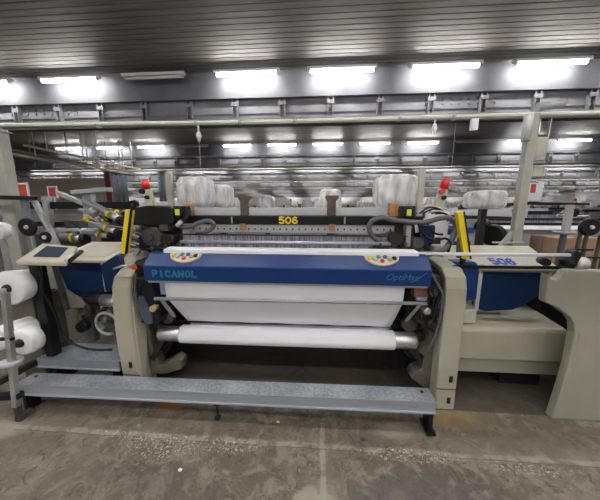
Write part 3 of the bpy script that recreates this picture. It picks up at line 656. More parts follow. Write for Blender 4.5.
MB().lathe((1.93, 2.3, 0.83), (2.10, 2.35, 0.80), [(0, 0.09), (1, 0.09)], 20).build('black_drum', BLACK, loom)
cv = MB().prism([(2.16, 1.03), (2.165, 1.05), (2.19, 1.065), (2.50, 1.185), (2.56, 1.16), (2.56, 1.0), (2.2, 1.0)], 'x', 1.10, 1.97).build('top_cover', BEIGE2, loom, bevel=0.01)
ta = math.atan2(0.08, 0.30)
strokes('number_lettering', '506', 0, 0.185, 0.085, BLUEL, cv, (1.475, 2.197, 1.069), math.atan2(0.12, 0.31), 0.0095, 0.35)
MB().cyl((1.02, 1.95, 1.098), (1.86, 1.95, 1.104), 0.013).build('black_rail', BLACK, loom)
MB().cyl((0.60, 1.90, 1.203), (1.78, 1.90, 1.208), 0.012).build('white_rail', mat('white_rail_plastic', (0.75, 0.77, 0.82), 0.4), loom)
MB().obox((1.80, 1.92, 1.16), (0.06, 0.08, 0.16), (0, 0.35, 0)).lathe((1.76, 1.92, 1.19), (1.83, 1.92, 1.12), [(0, 0.03), (0.5, 0.05), (1, 0.03)], 14).build('rail_bracket', BLACK, loom, bevel=0.01)
MB().lathe((1.83, 1.95, 1.15), (1.95, 1.97, 1.135), [(0, 0.045), (1, 0.045)], 20).build('white_spool', YARN, loom)
MB().lathe((1.72, 2.0, 1.13), (1.76, 2.1, 1.13), [(0, 0.03), (1, 0.03)], 12).build('latch', BLACK, loom)
# --- left side housing (beige tray top, blue body)
MB().prism([(-2.41, 1.045), (-1.95, 1.045), (-1.97, 0.83), (-2.0, 0.74), (-2.08, 0.69), (-2.30, 0.67), (-2.41, 0.75)], 'y', 2.14, 2.55).build('blue_guard', BLUE2, loom, bevel=0.01)
tr = MB().prism([(2.10, 1.045), (2.10, 1.07), (2.55, 1.17), (2.58, 1.17), (2.58, 1.045)], 'x', -2.42, -1.89).build('tray', CREAM, loom, bevel=0.006)
MB().prism([(2.16, 1.086), (2.18, 1.093), (2.50, 1.163), (2.50, 1.155)], 'x', -2.34, -1.95).build('tray_recess', mat('tray_recess_tan', (0.48, 0.44, 0.36), 0.5), tr)
MB().box(-1.935, -1.91, 2.10, 2.14, 0.76, 1.06).build('white_strip', BEIGE2, loom)
MB().prism([(-1.90, 1.04), (-1.74, 1.13), (-1.70, 1.05), (-1.72, 0.86), (-1.88, 0.80)], 'y', 2.05, 2.4).build('blue_guard', BLUE2, loom, bevel=0.01)
# let-off shaft and silver drum at the left of the column
MB().lathe((-2.05, 2.02, 0.745), (-1.83, 2.02, 0.745), [(0, 0.03), (0.15, 0.05), (0.4, 0.065), (1, 0.06)], 20).build('shaft_boot', BLACK, loom)
MB().cyl((-1.845, 1.98, 0.745), (-1.62, 1.98, 0.745), 0.055, 24).build('silver_drum', STEEL, loom)
# ring and linkages lower left
mb = MB(); mb.tube([(-1.86 + 0.10 * math.cos(a), 2.0, 0.52 + 0.10 * math.sin(a)) for a in [2 * PI * i / 16 for i in range(14)]], 0.014)
mb.build('pale_ring', GREYP, loom)
MB().tube([(-2.15, 2.05, 0.50), (-2.05, 2.04, 0.55), (-1.95, 2.03, 0.58), (-1.88, 2.03, 0.66)], 0.022).build('linkage', DARKM, loom)
MB().box(-2.12, -2.06, 2.06, 2.12, 0.30, 0.66).build('linkage', CAST, loom, bevel=0.005)
MB().obox((-1.70, 2.08, 0.50), (0.18, 0.08, 0.12), (0, 0.3, 0)).lathe((-1.72, 2.0, 0.40), (-1.72, 2.08, 0.40), [(0, 0.07), (1, 0.07)], 18).build('linkage', DARKM, loom, bevel=0.006)
MB().lathe((-1.70, 2.0, 0.55), (-1.62, 2.0, 0.55), [(0, 0.02), (0.5, 0.03), (1, 0.02)], 12).build('linkage', STEEL, loom)
MB().lathe((-2.12, 2.0, 0.47), (-2.12, 2.08, 0.47), [(0, 0.05), (1, 0.05)], 16).build('linkage', BLACK, loom)
MB().bar((-2.20, 2.12, 0.52), (-1.95, 2.12, 0.50), 0.03, 0.04).build('linkage', DARKM, loom)
# beige strut
MB().prism([(-2.50, 1.045), (-2.405, 1.045), (-2.33, 0.78), (-2.20, 0.70), (-2.10, 0.67), (-2.12, 0.62), (-2.30, 0.61), (-2.43, 0.56), (-2.50, 0.56)], 'y', 2.09, 2.14).build('strut', BEIGE, loom, bevel=0.008)

# ================================================================== FABRIC
fab = thing('woven_fabric', 'white woven fabric hanging from the loom front down to its roll', 'fabric', (-0.25, 1.95, 0.4))
mb = MB(); NX = 24
def sheet(rows, x0s, x1s, amp=0.003):
    g_ = []
    for (yy, zz), x0, x1 in zip(rows, x0s, x1s):
        g_.append([mb.bm.verts.new((x0 + (x1 - x0) * i / NX, yy + amp * math.sin(i * 1.3), zz)) for i in range(NX + 1)])
    for a, b in zip(g_, g_[1:]):
        for i in range(NX):
            f = mb.bm.faces.new((a[i], a[i + 1], b[i + 1], b[i])); f.smooth = True
sheet([(1.80, 0.995), (1.79, 0.93), (1.79, 0.862), (1.90, 0.72), (2.08, 0.50), (2.08, 0.42)], [-1.155, -1.155, -1.15, -1.14, -1.13, -1.13], [0.625, 0.62, 0.615, 0.615, 0.61, 0.61])
o = mb.build('fabric_sheet', CLOTH, fab); sm = o.modifiers.new('thick', 'SOLIDIFY'); sm.thickness = 0.002
mb = MB(); mb.lathe((-1.145, 1.95, 0.476), (0.62, 1.95, 0.486), [(0, 0.062), (0.002, 0.0755), (0.3, 0.077), (0.7, 0.077), (0.998, 0.0755), (1, 0.062)], 40)
mb.build('fabric_roll', CLOTH, fab)
MB().cyl((-1.235, 1.775, 0.853), (0.775, 1.775, 0.868), 0.013, 14).build('spreader_bar', mat('grey_bar_paint', (0.33, 0.33, 0.37), 0.4, 0.3), loom)
MB().box(0.35, 0.38, 1.76, 1.775, 0.86, 0.88).build('bar_clip', GREYP, loom)
MB().cyl((-1.30, 2.04, 0.545), (0.80, 2.04, 0.56), 0.012, 12).build('guide_rod', DARKM, loom)

# ================================================================== STEPS
def platform(name, label, x0, x1, y0, y1, zt, zl, feet, group=None):
    t = thing(name, label, 'step', ((x0 + x1) / 2, (y0 + y1) / 2, 0))
    MB().box(x0, x1, y0 + 0.004, y1, zt - 0.012, zt).build('tread', TREAD, t, bevel=0.002)
    mb = MB().box(x0, x1, y0, y0 + 0.006, zt - 0.082, zt - 0.001).box(x0, x0 + 0.006, y0, y1, zt - 0.082, zt - 0.001).box(x1 - 0.006, x1, y0, y1, zt - 0.082, zt - 0.001)
    mb.box(x0, x1, y0 - 0.012, y0, zt - 0.082, zt - 0.074).box(x0, x1, y1 - 0.006, y1, zt - 0.082, zt - 0.013)
    mb.build('fascia', mat('galvanised_fascia', (0.42, 0.46, 0.52), 0.35, 0.6, var=0.1, scale=6, stretch=(0.3, 1, 6)), t)
    for fx in feet:
        MB().box(fx - 0.012, fx + 0.012, y0 + 0.02, y1 - 0.02, 0.015, zt - 0.02).box(fx - 0.03, fx + 0.03, y0 - 0.0, y0 + 0.06, 0.0, 0.015).box(fx - 0.03, fx + 0.03, y1 - 0.06, y1, 0.0, 0.015).build('leg', BLACK, t)
    return t
st = platform('step_platform', 'long galvanised tread-plate step in front of the loom', -2.235, 0.80, 1.548, 1.685, 0.257, 0.18, (-2.21, 0.785))
st.rotation_euler = (0, -0.0095, 0)
MB().lathe((-0.72, 1.60, 0.0), (-0.72, 1.60, 0.18), [(0, 0.022), (0.12, 0.022), (0.15, 0.008), (0.7, 0.008), (0.72, 0.03), (1, 0.04)], 12).box(-0.79, -0.65, 1.57, 1.66, 0.155, 0.177).build('adjusting_foot', BLACK, st)
for x in (-2.17, 0.74):
    MB().cyl((x, 1.64, 0.256), (x, 1.64, 0.261), 0.012, 8).build('bolt', DARKM, st)
platform('step_platform', 'short raised tread-plate step left of the loom column', -2.36, -1.62, 1.81, 2.06, 0.283, 0.20, (-2.30, -1.70))

# ================================================================== RIGHT SHIELD OF NEXT LOOM
t = thing('loom_side_panel', 'tall curved grey-beige side panel at the right edge beside the loom cabinet', 'machine panel', (2.1, 1.85, 0))
outer = [(1.545, 1.10), (1.56, 1.085), (1.575, 1.065), (1.61, 1.06), (1.635, 1.085), (1.655, 1.12), (1.68, 1.13), (2.75, 1.12), (2.9, 1.0), (2.95, 0.0), (1.74, 0.0), (1.745, 0.03), (1.775, 0.30), (1.785, 0.45), (1.785, 0.68), (1.77, 0.75), (1.735, 0.80), (1.64, 0.865), (1.56, 0.90), (1.55, 1.0)]
MB().prism(outer, 'y', 1.77, 1.83).build('panel_shell', SHIELD, t, bevel=0.012, seg=3)
MB().prism([(2.35, 0.0), (2.40, 0.45), (2.40, 0.95), (2.45, 1.02), (2.8, 1.02), (2.8, 0)], 'y', 1.83, 2.3).build('panel_body', SHIELD, t, bevel=0.02)
MB().tube([(1.775, 1.80, 0.05), (1.805, 1.775, 0.30), (1.818, 1.77, 0.5), (1.815, 1.77, 0.68)], 0.006).build('panel_rib', SHIELD, t)

# ================================================================== CONTROL TERMINAL
t = thing('control_terminal', 'tilted beige operator screen on a dark stand at the left', 'control panel', (-2.25, 1.87, 0.0))
mb = MB(); c0 = [(-2.305, 1.75, 1.135), (-1.885, 1.75, 1.133), (-1.975, 1.95, 1.222), (-2.29, 1.95, 1.245)]
lo = [mb.bm.verts.new((p[0] + 0.0, p[1], p[2] - 0.035)) for p in c0]; hi = [mb.bm.verts.new(p) for p in c0]
mb.bm.faces.new(lo[::-1]); mb.bm.faces.new(hi)
for i in range(4): mb.bm.faces.new((lo[i], lo[(i + 1) % 4], hi[(i + 1) % 4], hi[i]))
mb.build('screen_housing', CREAM, t, bevel=0.01, seg=2)
mb = MB(); nv = (Vector(c0[1]) - Vector(c0[0])).cross(Vector(c0[3]) - Vector(c0[0])).normalized()
def Q(u_, v_, h_=0.003):
    a = Vector(c0[0]).lerp(Vector(c0[1]), u_); b = Vector(c0[3]).lerp(Vector(c0[2]), u_); return a.lerp(b, v_) + nv * h_
lo = [mb.bm.verts.new(Q(*p, -0.002)) for p in ((0.22, 0.26), (0.78, 0.26), (0.78, 0.86), (0.22, 0.86))]; hi = [mb.bm.verts.new(Q(*p, 0.002)) for p in ((0.22, 0.26), (0.78, 0.26), (0.78, 0.86), (0.22, 0.86))]
mb.bm.faces.new(lo[::-1]); mb.bm.faces.new(hi)
for i in range(4): mb.bm.faces.new((lo[i], lo[(i + 1) % 4], hi[(i + 1) % 4], hi[i]))
mb.build('screen', GLASS, t)
MB().bar((-2.26, 1.86, 1.12), (-2.27, 1.88, 0.0), 0.075, 0.075).build('stand', BLACK, t, bevel=0.006)
MB().bar((-2.18, 1.92, 1.10), (-2.16, 1.95, 0.66), 0.03, 0.03).build('stand_brace', CAST, t)
MB().tube([(-2.22, 1.84, 1.08), (-2.17, 1.80, 0.98), (-2.20, 1.82, 0.86), (-2.16, 1.84, 0.70), (-2.13, 1.86, 0.45), (-1.98, 1.9, 0.33), (-1.8, 1.95, 0.30)], 0.010).build('cable', BLACK, t)
MB().cyl((-1.885, 1.77, 1.135), (-1.90, 1.90, 1.19), 0.016).build('handle', BLACK, t)
MB().cyl((-1.895, 1.755, 1.145), (-1.905, 1.83, 1.177), 0.011).build('handle_label', PAPER, t)

# ================================================================== CREEL AND YARN PACKAGES (left)
def package(label, c, length, r0, r1, r2):
    x, y, z = c
    t = thing('yarn_package', label, 'yarn package', (x, y, z), 'white yarn packages on the left rack')
    MB().lathe((x, y, z), (x, y + length, z - 0.0), [(0, r0 * 0.35), (0.0, r0 * 0.93), (0.04, r0), (0.5, r1), (0.94, r2), (1, r2 * 0.88)], 36).build('yarn', YARN, t)
    MB().lathe((x, y - 0.03, z), (x, y + 0.03, z), [(0, 0.022), (0.3, 0.034), (1, 0.034)], 20).build('hub', BLACK, t)
    return t
package('big white yarn package with flat round face, upper one on the left rack', (-2.37, 1.72, 0.925), 0.22, 0.135, 0.12, 0.105)
package('white yarn package resting low beside the step, black hub', (-2.275, 1.66, 0.51), 0.10, 0.10, 0.108, 0.105)
package('white yarn package at shoulder height cut by the left edge, tapering right', (-2.76, 2.0, 1.338), 0.10, 0.075, 0.075, 0.055)
package('white yarn package low at the extreme left edge', (-2.40, 1.60, 0.56), 0.26, 0.09, 0.09, 0.08)
t = thing('yarn_rack', 'silver yarn rack with round base plate at the left edge', 'rack', (-2.15, 1.5, 0))
MB().bar((-2.16, 1.48, 0.12), (-2.12, 1.52, 0.97), 0.035, 0.035).build('post', STEEL, t, bevel=0.004)
MB().lathe((-2.155, 1.50, 0.44), (-2.155, 1.50, 0.475), [(0, 0.05), (0.3, 0.062), (1, 0.062)], 24).build('round_plate', GREYP, t)
MB().bar((-2.40, 1.45, 0.20), (-2.13, 1.50, 0.20), 0.05, 0.04).build('base_arm', BLACK, t, bevel=0.004)
MB().bar((-2.9, 1.5, 0.965), (-2.10, 1.5, 0.985), 0.035, 0.035).build('cross_arm', GREYP, t, bevel=0.004)
MB().bar((-2.4, 1.48, 0.63), (-2.1, 1.5, 0.64), 0.018, 0.018).build('rod', BLACK, t)
MB().bar((-2.6, 1.60, 0.12), (-2.28, 2.06, 0.30), 0.05, 0.04).build('base_rail', DARKM, t)
MB().bar((-2.16, 1.47, 0.02), (-2.16, 1.56, 0.02), 0.04, 0.04).box(-2.175, -2.145, 1.47, 1.50, 0.02, 0.14).build('foot', CAST, t)
MB().box(-2.55, -2.35, 1.85, 2.1, 0.0, 0.80).box(-3.2, -2.38, 1.9, 2.15, 0.74, 0.80).build('rack_frame', CASTB, t, bevel=0.008)
# black pulley discs behind the terminal
for (x, y, z, r, lb) in ((-2.81, 2.3, 1.348, 0.088, 'larger black spoked disc left of the operator screen'), (-2.64, 2.3, 1.251, 0.055, 'smaller black disc just above the operator screen')):
    t = thing('yarn_disc', lb, 'disc', (x, y, z), 'black yarn discs')
    MB().lathe((x, y, z), (x + 0.002, y - 0.025, z), [(0, r * 0.8), (0.3, r), (0.7, r), (1, r * 0.86)], 28).build('rim', BLACK, t)
    MB().lathe((x + 0.002, y - 0.024, z), (x + 0.003, y - 0.034, z), [(0, 0.022), (1, 0.018)], 14).build('hub', GREYL, t)
    MB().bar((x - 0.02, y + 0.02, z), (x + 0.02, y + 0.05, 0), 0.02, 0.02).build('stalk', GREYP, t)
# weft feeders with yellow rings
FEEDG = mat('feeder_grey', (0.17, 0.19, 0.22), 0.4, var=0.15)
def feeder(p, d, r, label):
    p = Vector(p); d = Vector(d).normalized()
    t = thing('yarn_feeder', label, 'yarn feeder', p, 'grey yarn feeders with yellow rings')
    MB().lathe(p, p + d * 0.24, [(0, r * 0.55), (0.1, r * 0.8), (0.95, r), (1, r)], 20).build('body', FEEDG, t)
    MB().lathe(p + d * 0.24, p + d * 0.27, [(0, r * 1.2), (1, r * 1.2)], 20).build('ring', YEL, t)
    MB().lathe(p + d * 0.27, p + d * 0.40, [(0, r), (1, r * 0.92)], 20).build('drum', STEEL, t)
    MB().lathe(p + d * 0.40, p + d * 0.46, [(0, r * 1.25), (0.6, r * 1.3), (1, r)], 20).build('nose', BLACK, t)
    MB().bar(p + Vector((0, 0, -0.05)), p + d * 0.3 + Vector((0, 0, r + 0.03)), 0.03, 0.03).build('arm', FEEDG, t)
feeder((-3.22, 2.93, 1.175), (1, -0.15, -0.03), 0.048, 'lowest long grey yarn feeder above the beige tray')
feeder((-2.85, 2.9, 1.24), (1, -0.15, -0.10), 0.036, 'short grey yarn feeder right of the lowest one')
feeder((-3.15, 3.2, 1.50), (1, -0.1, -0.35), 0.045, 'upper left grey yarn feeder slanting down, yellow ring')
feeder((-2.98, 3.1, 1.62), (1, -0.1, -0.55), 0.04, 'upper middle grey yarn feeder slanting down')
feeder((-2.66, 2.9, 1.57), (1, -0.2, -0.5), 0.04, 'upper right grey yarn feeder beside the yellow light bar')
feeder((-2.65, 2.8, 1.36), (1, -0.2, -0.25), 0.032, 'small yarn feeder nearest the yellow light bar')
t = thing('feeder_stand', 'grey arm assembly carrying the yarn feeders', 'stand', (-2.9, 3.1, 0))
MB().bar((-3.45, 3.25, 1.72), (-2.15, 2.95, 1.30), 0.06, 0.05).bar((-3.1, 3.1, 1.72), (-2.55, 3.05, 1.75), 0.08, 0.05).build('arm', GREYP, t, bevel=0.006)
MB().bar((-3.5, 3.05, 1.24), (-2.2, 2.95, 1.28), 0.05, 0.04).build('arm', GREYL, t, bevel=0.006)
MB().box(-3.7, -2.15, 3.32, 3.9, 0.1, 1.16).build('dark_filler_body', DARKM, t, bevel=0.01)  # dark mass added to fill and darken the area behind the tray
MB().box(-3.6, -2.25, 3.4, 3.5, 1.16, 1.34).build('winder_rail', CAST, t)
MB().box(-3.0, -2.92, 3.15, 3.23, 0, 1.7).build('post', GREYP, t)
MB().box(-2.35, -2.29, 3.0, 3.06, 0, 1.35).build('post', GREYP, t)
rr = random.Random(3)
for i in range(26):
    x = rr.uniform(-3.0, -2.15); z = rr.uniform(1.2, 1.5) ; y = rr.uniform(2.95, 3.1); r = rr.uniform(0.015, 0.04)
    MB().lathe((x, y, z), (x + 0.06, y - 0.05, z - 0.01), [(0, r), (0.6, r), (1, r * 0.6)], 10).build('guide_eye', rr.choice((BLACK, BLACK, YEL, GREYL, STEEL, HOSE)), t)
for i in range(5):
    a = rr.uniform(-0.1, 0.1)
    MB().tube([(-3.1 + 0.2 * i, 3.0, 1.45 + a), (-2.8 + 0.15 * i, 2.95, 1.32 + a), (-2.3, 2.9, 1.28 + a * 0.4)], 0.008).build('thread_guide', GREYL if i % 2 else BLACK, t)

# ================================================================== PLASTIC-WRAPPED BOXES
def wrapped(label, x0, x1, y, z0, z1, seed, inner=True, post=True):
    cx = (x0 + x1) / 2; t = thing('wrapped_unit', label, 'wrapped machine unit', (cx, y, z0 if not post else 0.0), 'machine units wrapped in clear plastic')
    W = x1 - x0; Hh = z1 - z0
    MB().blob((cx, y, (z0 + z1) / 2), (W, 0.30, Hh), 0.03, seed, n=16, square=5).build('plastic_cover', FILM, t)
    MB().box(cx - W * 0.12, cx + W * 0.16, y - 0.07, y + 0.08, z0 + Hh * 0.15, z1 - Hh * 0.25).cyl((cx + W * 0.18, y - 0.05, z0 + Hh * 0.55), (cx + W * 0.25, y + 0.05, z0 + Hh * 0.55), Hh * 0.16).build('machine_unit', GREYP, t, bevel=0.01)
    MB().box(x0 + W * 0.14, x0 + W * 0.22, y - 0.06, y + 0.04, z0 + 0.02, z1 - Hh * 0.12).box(x1 - W * 0.2, x1 - W * 0.12, y - 0.06, y + 0.04, z0 + 0.02, z1 - Hh * 0.12).box(x0 + W * 0.14, x1 - W * 0.12, y - 0.06, y + 0.04, z1 - Hh * 0.18, z1 - Hh * 0.10).build('support_frame', GREYL, t)
    if post: MB().box(cx - 0.03, cx + 0.03, y - 0.03, y + 0.03, 0.0, z0 + 0.05).build('post', DARKM, t)
wrapped('boxy plastic-wrapped unit above the left black hood', -1.47, -1.13, 2.72, 1.53, 1.85, 1)
wrapped('rounded plastic-wrapped unit right of the left white cover', -1.20, -1.0, 2.95, 1.53, 1.79, 2)
wrapped('tall plastic-wrapped unit above the right hose', 0.56, 0.98, 2.66, 1.52, 1.85, 3)
wrapped('small plastic-wrapped unit behind the right flared brown post', 0.02, 0.26, 3.0, 1.50, 1.74, 4)
wrapped('tiny plastic-wrapped unit right of the left flared brown post', -0.80, -0.62, 3.6, 1.50, 1.69, 5)
wrapped('sloping plastic-wrapped unit beside the right yellow light bar', 1.60, 1.93, 2.9, 1.52, 1.71, 6)

# ================================================================== OVERHEAD PIPE, POSTS, HANGERS
t = thing('support_post', 'beige steel post with red label at the left edge', 'post', (-3.58, 2.8, 0))
MB().prism([(-3.675, 0), (-3.675, 2.40), (-3.52, 2.40), (-3.52, 0)], 'y', 2.75, 2.85).box(-3.69, -3.50, 2.72, 2.88, 2.36, 2.38).build('shaft', POST, t, bevel=0.008)
MB().box(-3.65, -3.55, 2.742, 2.75, 2.18, 2.29).build('label_plate', REDL, t)
t = thing('support_post', 'grey steel post with round clamp right of the loom', 'post', (1.9, 2.6, 0))
MB().box(1.868, 1.95, 2.56, 2.62, 0, 2.36).build('shaft', POST, t, bevel=0.006)
MB().cyl((1.835, 2.54, 2.12), (1.835, 2.54, 2.34), 0.035).build('clamp', GREYL, t)
MB().cyl((1.90, 2.55, 2.40), (2.12, 2.55, 2.43), 0.035).build('clamp', GREYP, t)
MB().bar((1.90, 2.6, 1.32), (1.74, 2.58, 1.1), 0.04, 0.04).build('brace', POST, t)
MB().box(1.68, 1.96, 2.53, 2.56, 1.20, 1.212).build('cross_piece', POST, t)
o = MB().tube([(-3.55, 2.68, 2.40), (-2.0, 2.68, 2.385), (-0.5, 2.68, 2.375), (1.0, 2.68, 2.378), (2.9, 2.68, 2.385)], 0.021, 12).build('overhead_pipe', PIPEM, origin=(0, 2.68, 2.38))
tag(o, 'thin cream pipe running across between the two posts', 'pipe')
for x in (-2.3, -1.25, -0.8, -0.25, 0.75, 1.25): 
    c = MB().cyl((x, 2.68, 2.36 + 0.0), (x + 0.03, 2.68, 2.36 + 0.0), 0.027, 12).build('pipe_clip', GREYP, o)
    c.location = (0, 0, 0); c.data.transform(Matrix.Translation((0, -0.0, 0.016)))
t = thing('hanging_hook', 'small grey hook on a cord near picture centre-left top', 'hook', (-1.22, 2.68, 2.2))
MB().tube([(-1.22, 2.68, 2.36), (-1.22, 2.68, 2.29)], 0.01, 8, 0).build('cord', PIPEM, t)
MB().lathe((-1.22, 2.68, 2.29), (-1.22, 2.68, 2.20), [(0, 0.018), (0.4, 0.028), (1, 0.012)], 12).build('hook_body', GREYL, t)
MB().cyl((-1.22, 2.68, 2.2), (-1.22, 2.68, 1.45), 0.0025, 6).build('thread', GREYP, t)
t = thing('hanging_hook', 'white hook hanging from the cream pipe above the right wrapped unit', 'hook', (1.10, 2.68, 2.2))
MB().tube([(1.10, 2.68, 2.36), (1.10, 2.68, 2.31)], 0.008, 8, 0).build('cord', PIPEM, t)
MB().lathe((1.10, 2.68, 2.32), (1.10, 2.68, 2.23), [(0, 0.015), (0.4, 0.026), (1, 0.010)], 12).build('hook_body', PAPER, t)
o = MB().box(1.43, 1.49, 2.66, 2.70, 2.255, 2.355).build('hanging_tag', PAPER, origin=(1.46, 2.68, 2.25), bevel=0.004); tag(o, 'small white tag hanging from the cream pipe near the right post', 'tag')
for (x0, x1, z0, z1, y, m_, lb) in ((4.36, 4.64, 2.56, 2.93, 5.8, CREAM, 'cream board hanging just right of the grey post, topmost'), (4.40, 4.70, 2.16, 2.34, 5.83, CREAM, 'lower cream board hanging beside the grey post'), (4.36, 4.66, 1.66, 2.02, 5.77, PAPER, 'white board with red mark beside the grey post')):
    t = thing('hanging_board', lb, 'board', ((x0 + x1) / 2, y, z0))
    MB().box(x0, x1, y, y + 0.02, z0, z1).build('board', m_, t)
    MB().tube([(x0 + 0.05, y, z1), (x0 + 0.05, y, 3.4)], 0.004, 6, 0).tube([(x1 - 0.05, y, z1), (x1 - 0.05, y, 3.4)], 0.004, 6, 0).build('wire', GREYP, t)
    if m_ is PAPER: MB().box(x0 + 0.05, x0 + 0.15, y - 0.006, y, z0 + 0.16, z1 - 0.02).build('red_mark', REDL, t)
for (x, z, y, lb) in ((2.9, 2.2, 6.0, 'thin white strip board hanging left of the red signal lamp, upper'), (5.8, 2.5, 12.0, 'thin white strip board hanging behind the right red signal lamp')):
    o = MB().box(x - 0.17, x + 0.17, y, y + 0.03, z, z + 0.07).tube([(x, y + 0.01, z + 0.06), (x, y + 0.01, 3.36)], 0.004, 6, 0).build('hanging_board', PAPER, origin=(x, y, z)); tag(o, lb, 'board')

# pipes running away along the left side
for (x, z, y0, r, m_, lb) in ((-8.14, 3.21, 6.9, 0.035, PIPEM, 'bright white pipe running away from the camera at upper left'), (-8.71, 3.11, 6.4, 0.05, CARD, 'tan pipe running away at upper left, under the white one'), (-8.55, 2.98, 6.4, 0.045, GREYP, 'grey pipe running away at upper left, lowest of three'), (-9.3, 3.18, 6.4, 0.06, CASTB, 'brownish pipe running away at upper left, beside the tan one')):
    o = MB().tube([(x, y0, z), (x, 11.6, z)], r, 10, 0)
    for k in range(3): o.box(x - 0.01, x + 0.01, 7.5 + k * 1.8, 7.53 + k * 1.8, z, CEIL - 0.002)
    tag(o.build('left_side_pipe', m_, origin=(x, 9, z)), lb, 'pipe')
# folded curtain strips / ducts by the red-brown pier
t = thing('strip_curtain', 'blue-grey hanging curtain right of the red-brown pier', 'curtain', (-9.6, 12, 1.2))
for i in range(6):
    MB().obox((-9.85 + 0.125 * i, 12 + 0.02 * (i % 2), 2.25), (0.12, 0.02, 2.1), (0, 0, 0.3 if i % 2 else -0.3)).build('strip', mat('curtain_blue_grey', (0.16, 0.19, 0.26), 0.6, var=0.15), t)
t = thing('strip_curtain', 'blue-grey hanging curtain behind the left white upright', 'curtain', (-7.4, 12, 1.2))
for i in range(4):
    MB().obox((-7.55 + 0.125 * i, 12 + 0.02 * (i % 2), 2.25), (0.12, 0.02, 2.1), (0, 0, 0.3 if i % 2 else -0.3)).build('strip', MATS['curtain_blue_grey'], t)

# ================================================================== BACKGROUND LOOMS
def make_bg(detail=True):
    t = thing('background_loom', '', 'loom', (0, 0, 0))
    MB().prism([(0, 0), (0, 1.0), (0.2, 1.12), (1.5, 1.1), (1.5, 0)], 'x', -1.5, -1.35).build('side_column', BEIGE, t)
    MB().prism([(0, 0), (0, 1.0), (0.2, 1.12), (1.5, 1.1), (1.5, 0)], 'x', 1.35, 1.5).build('side_column', BEIGE, t)
    MB().prism([(0.0, 0.95), (0.0, 1.08), (0.1, 1.16), (0.2, 1.16), (0.2, 0.95)], 'x', -1.35, 1.35).build('breast_beam', BLUE, t)
    MB().box(-1.2, 1.2, 0.02, 0.06, 0.5, 0.95).cyl((-1.2, 0.12, 0.5), (1.2, 0.12, 0.5), 0.1).build('cloth', CLOTH, t)
    MB().box(-1.35, 1.35, 0.5, 0.6, 1.36, 1.44).build('number_bar', BLACK, t)
    MB().box(-1.35, 1.35, 0.62, 0.8, 1.42, 1.50).build('upper_beam', GREYL, t)
    MB().box(-1.3, 1.3, 0.35, 0.4, 1.16, 1.36).build('reed', REED, t)
    MB().box(-1.35, 1.35, 1.2, 1.3, 0.2, 1.0).build('rear_panel', CAST, t)
    MB().box(-1.25, 1.25, 0.8, 1.6, 1.2, 1.22).build('warp_sheet', CLOTH, t)
    MB().blob((-1.0, 0.9, 1.62), (0.35, 0.3, 0.28), 0.03, 3, n=8, square=5).build('plastic_cover', FILM, t)
    MB().blob((0.95, 0.9, 1.60), (0.30, 0.3, 0.24), 0.03, 4, n=8, square=5).build('plastic_cover', FILM, t)
    MB().box(-1.62, -1.54, 0.6, 0.68, 1.0, 1.72).build('signal_box', MATS['signal_box_cream'], t)
    MB().cyl((-1.58, 0.64, 1.72), (-1.58, 0.64, 1.80), 0.035, 12).build('red_lamp', RED, t)
    MB().box(-0.5, -0.42, 0.6, 0.66, 1.44, 1.60).box(0.42, 0.5, 0.6, 0.66, 1.44, 1.60).build('guide_post', BROWN, t)
    MB().box(1.55, 2.2, 0.3, 0.9, 0.3, 0.95).build('drive_cabinet', BEIGE, t)
    MB().box(-2.1, -1.6, 0.5, 0.9, 0.5, 1.0).build('blue_guard', BLUE2, t)
    mb = MB(); rr = random.Random(9)
    for i in range(5):
        x = -2.1 + i * 0.13; z = 1.25 + 0.08 * i
        mb.lathe((x, 0.6, z), (x + 0.2, 0.5, z - 0.05), [(0, 0.04), (0.8, 0.05), (1, 0.03)], 10)
    mb.build('feeder_bank', GREYP, t)
    mb = MB()
    for i in range(4):
        x = -1.96 + i * 0.13; z = 1.23 + 0.08 * i
        mb.lathe((x, 0.55, z), (x + 0.03, 0.53, z), [(0, 0.056), (1, 0.056)], 10)
    mb.build('feeder_rings', YEL, t)
    MB().cyl((1.8, 0.6, 0.95), (1.8, 0.6, 1.4), 0.02).lathe((1.8, 0.5, 1.4), (1.82, 0.56, 1.4), [(0, 0.09), (1, 0.09)], 16).build('disc_stalk', BLACK, t)
    return t
bgp = make_bg(); used = False
rows = [(5.6, 4.75, -0.9, (0, 1)), (8.6, 4.75, 0.6, (-2, -1, 0, 1, 2)), (11.9, 4.75, -1.2, range(-1, 4)), (15.6, 4.75, 0.3, range(-2, 5)), (20, 4.75, 0, range(-3, 6)), (25, 4.75, 1.5, range(-4, 6)), (32, 4.75, 0, range(-5, 7)), (41, 4.75, 2, range(-6, 8))]
for ri, (yy, st_, off, ks) in enumerate(rows):
    for k in range(-12, 13):
        x = off + k * st_
        if not -20 < seen_at(x, yy + 0.6) < 620 or x > 40 or (x < -8.5 and yy < 16 and yy > 8) or (ri == 0 and x < -1.5): continue
        o = copy_tree(bgp) if used else bgp
        used = True; o.location = (x, yy, 0)
        o['label'] = unique('loom in the %s row behind, past %s' % (ordn[ri], landmark(x, yy + 0.6)))
        o['group'] = 'looms in the %s row behind' % ordn[ri]

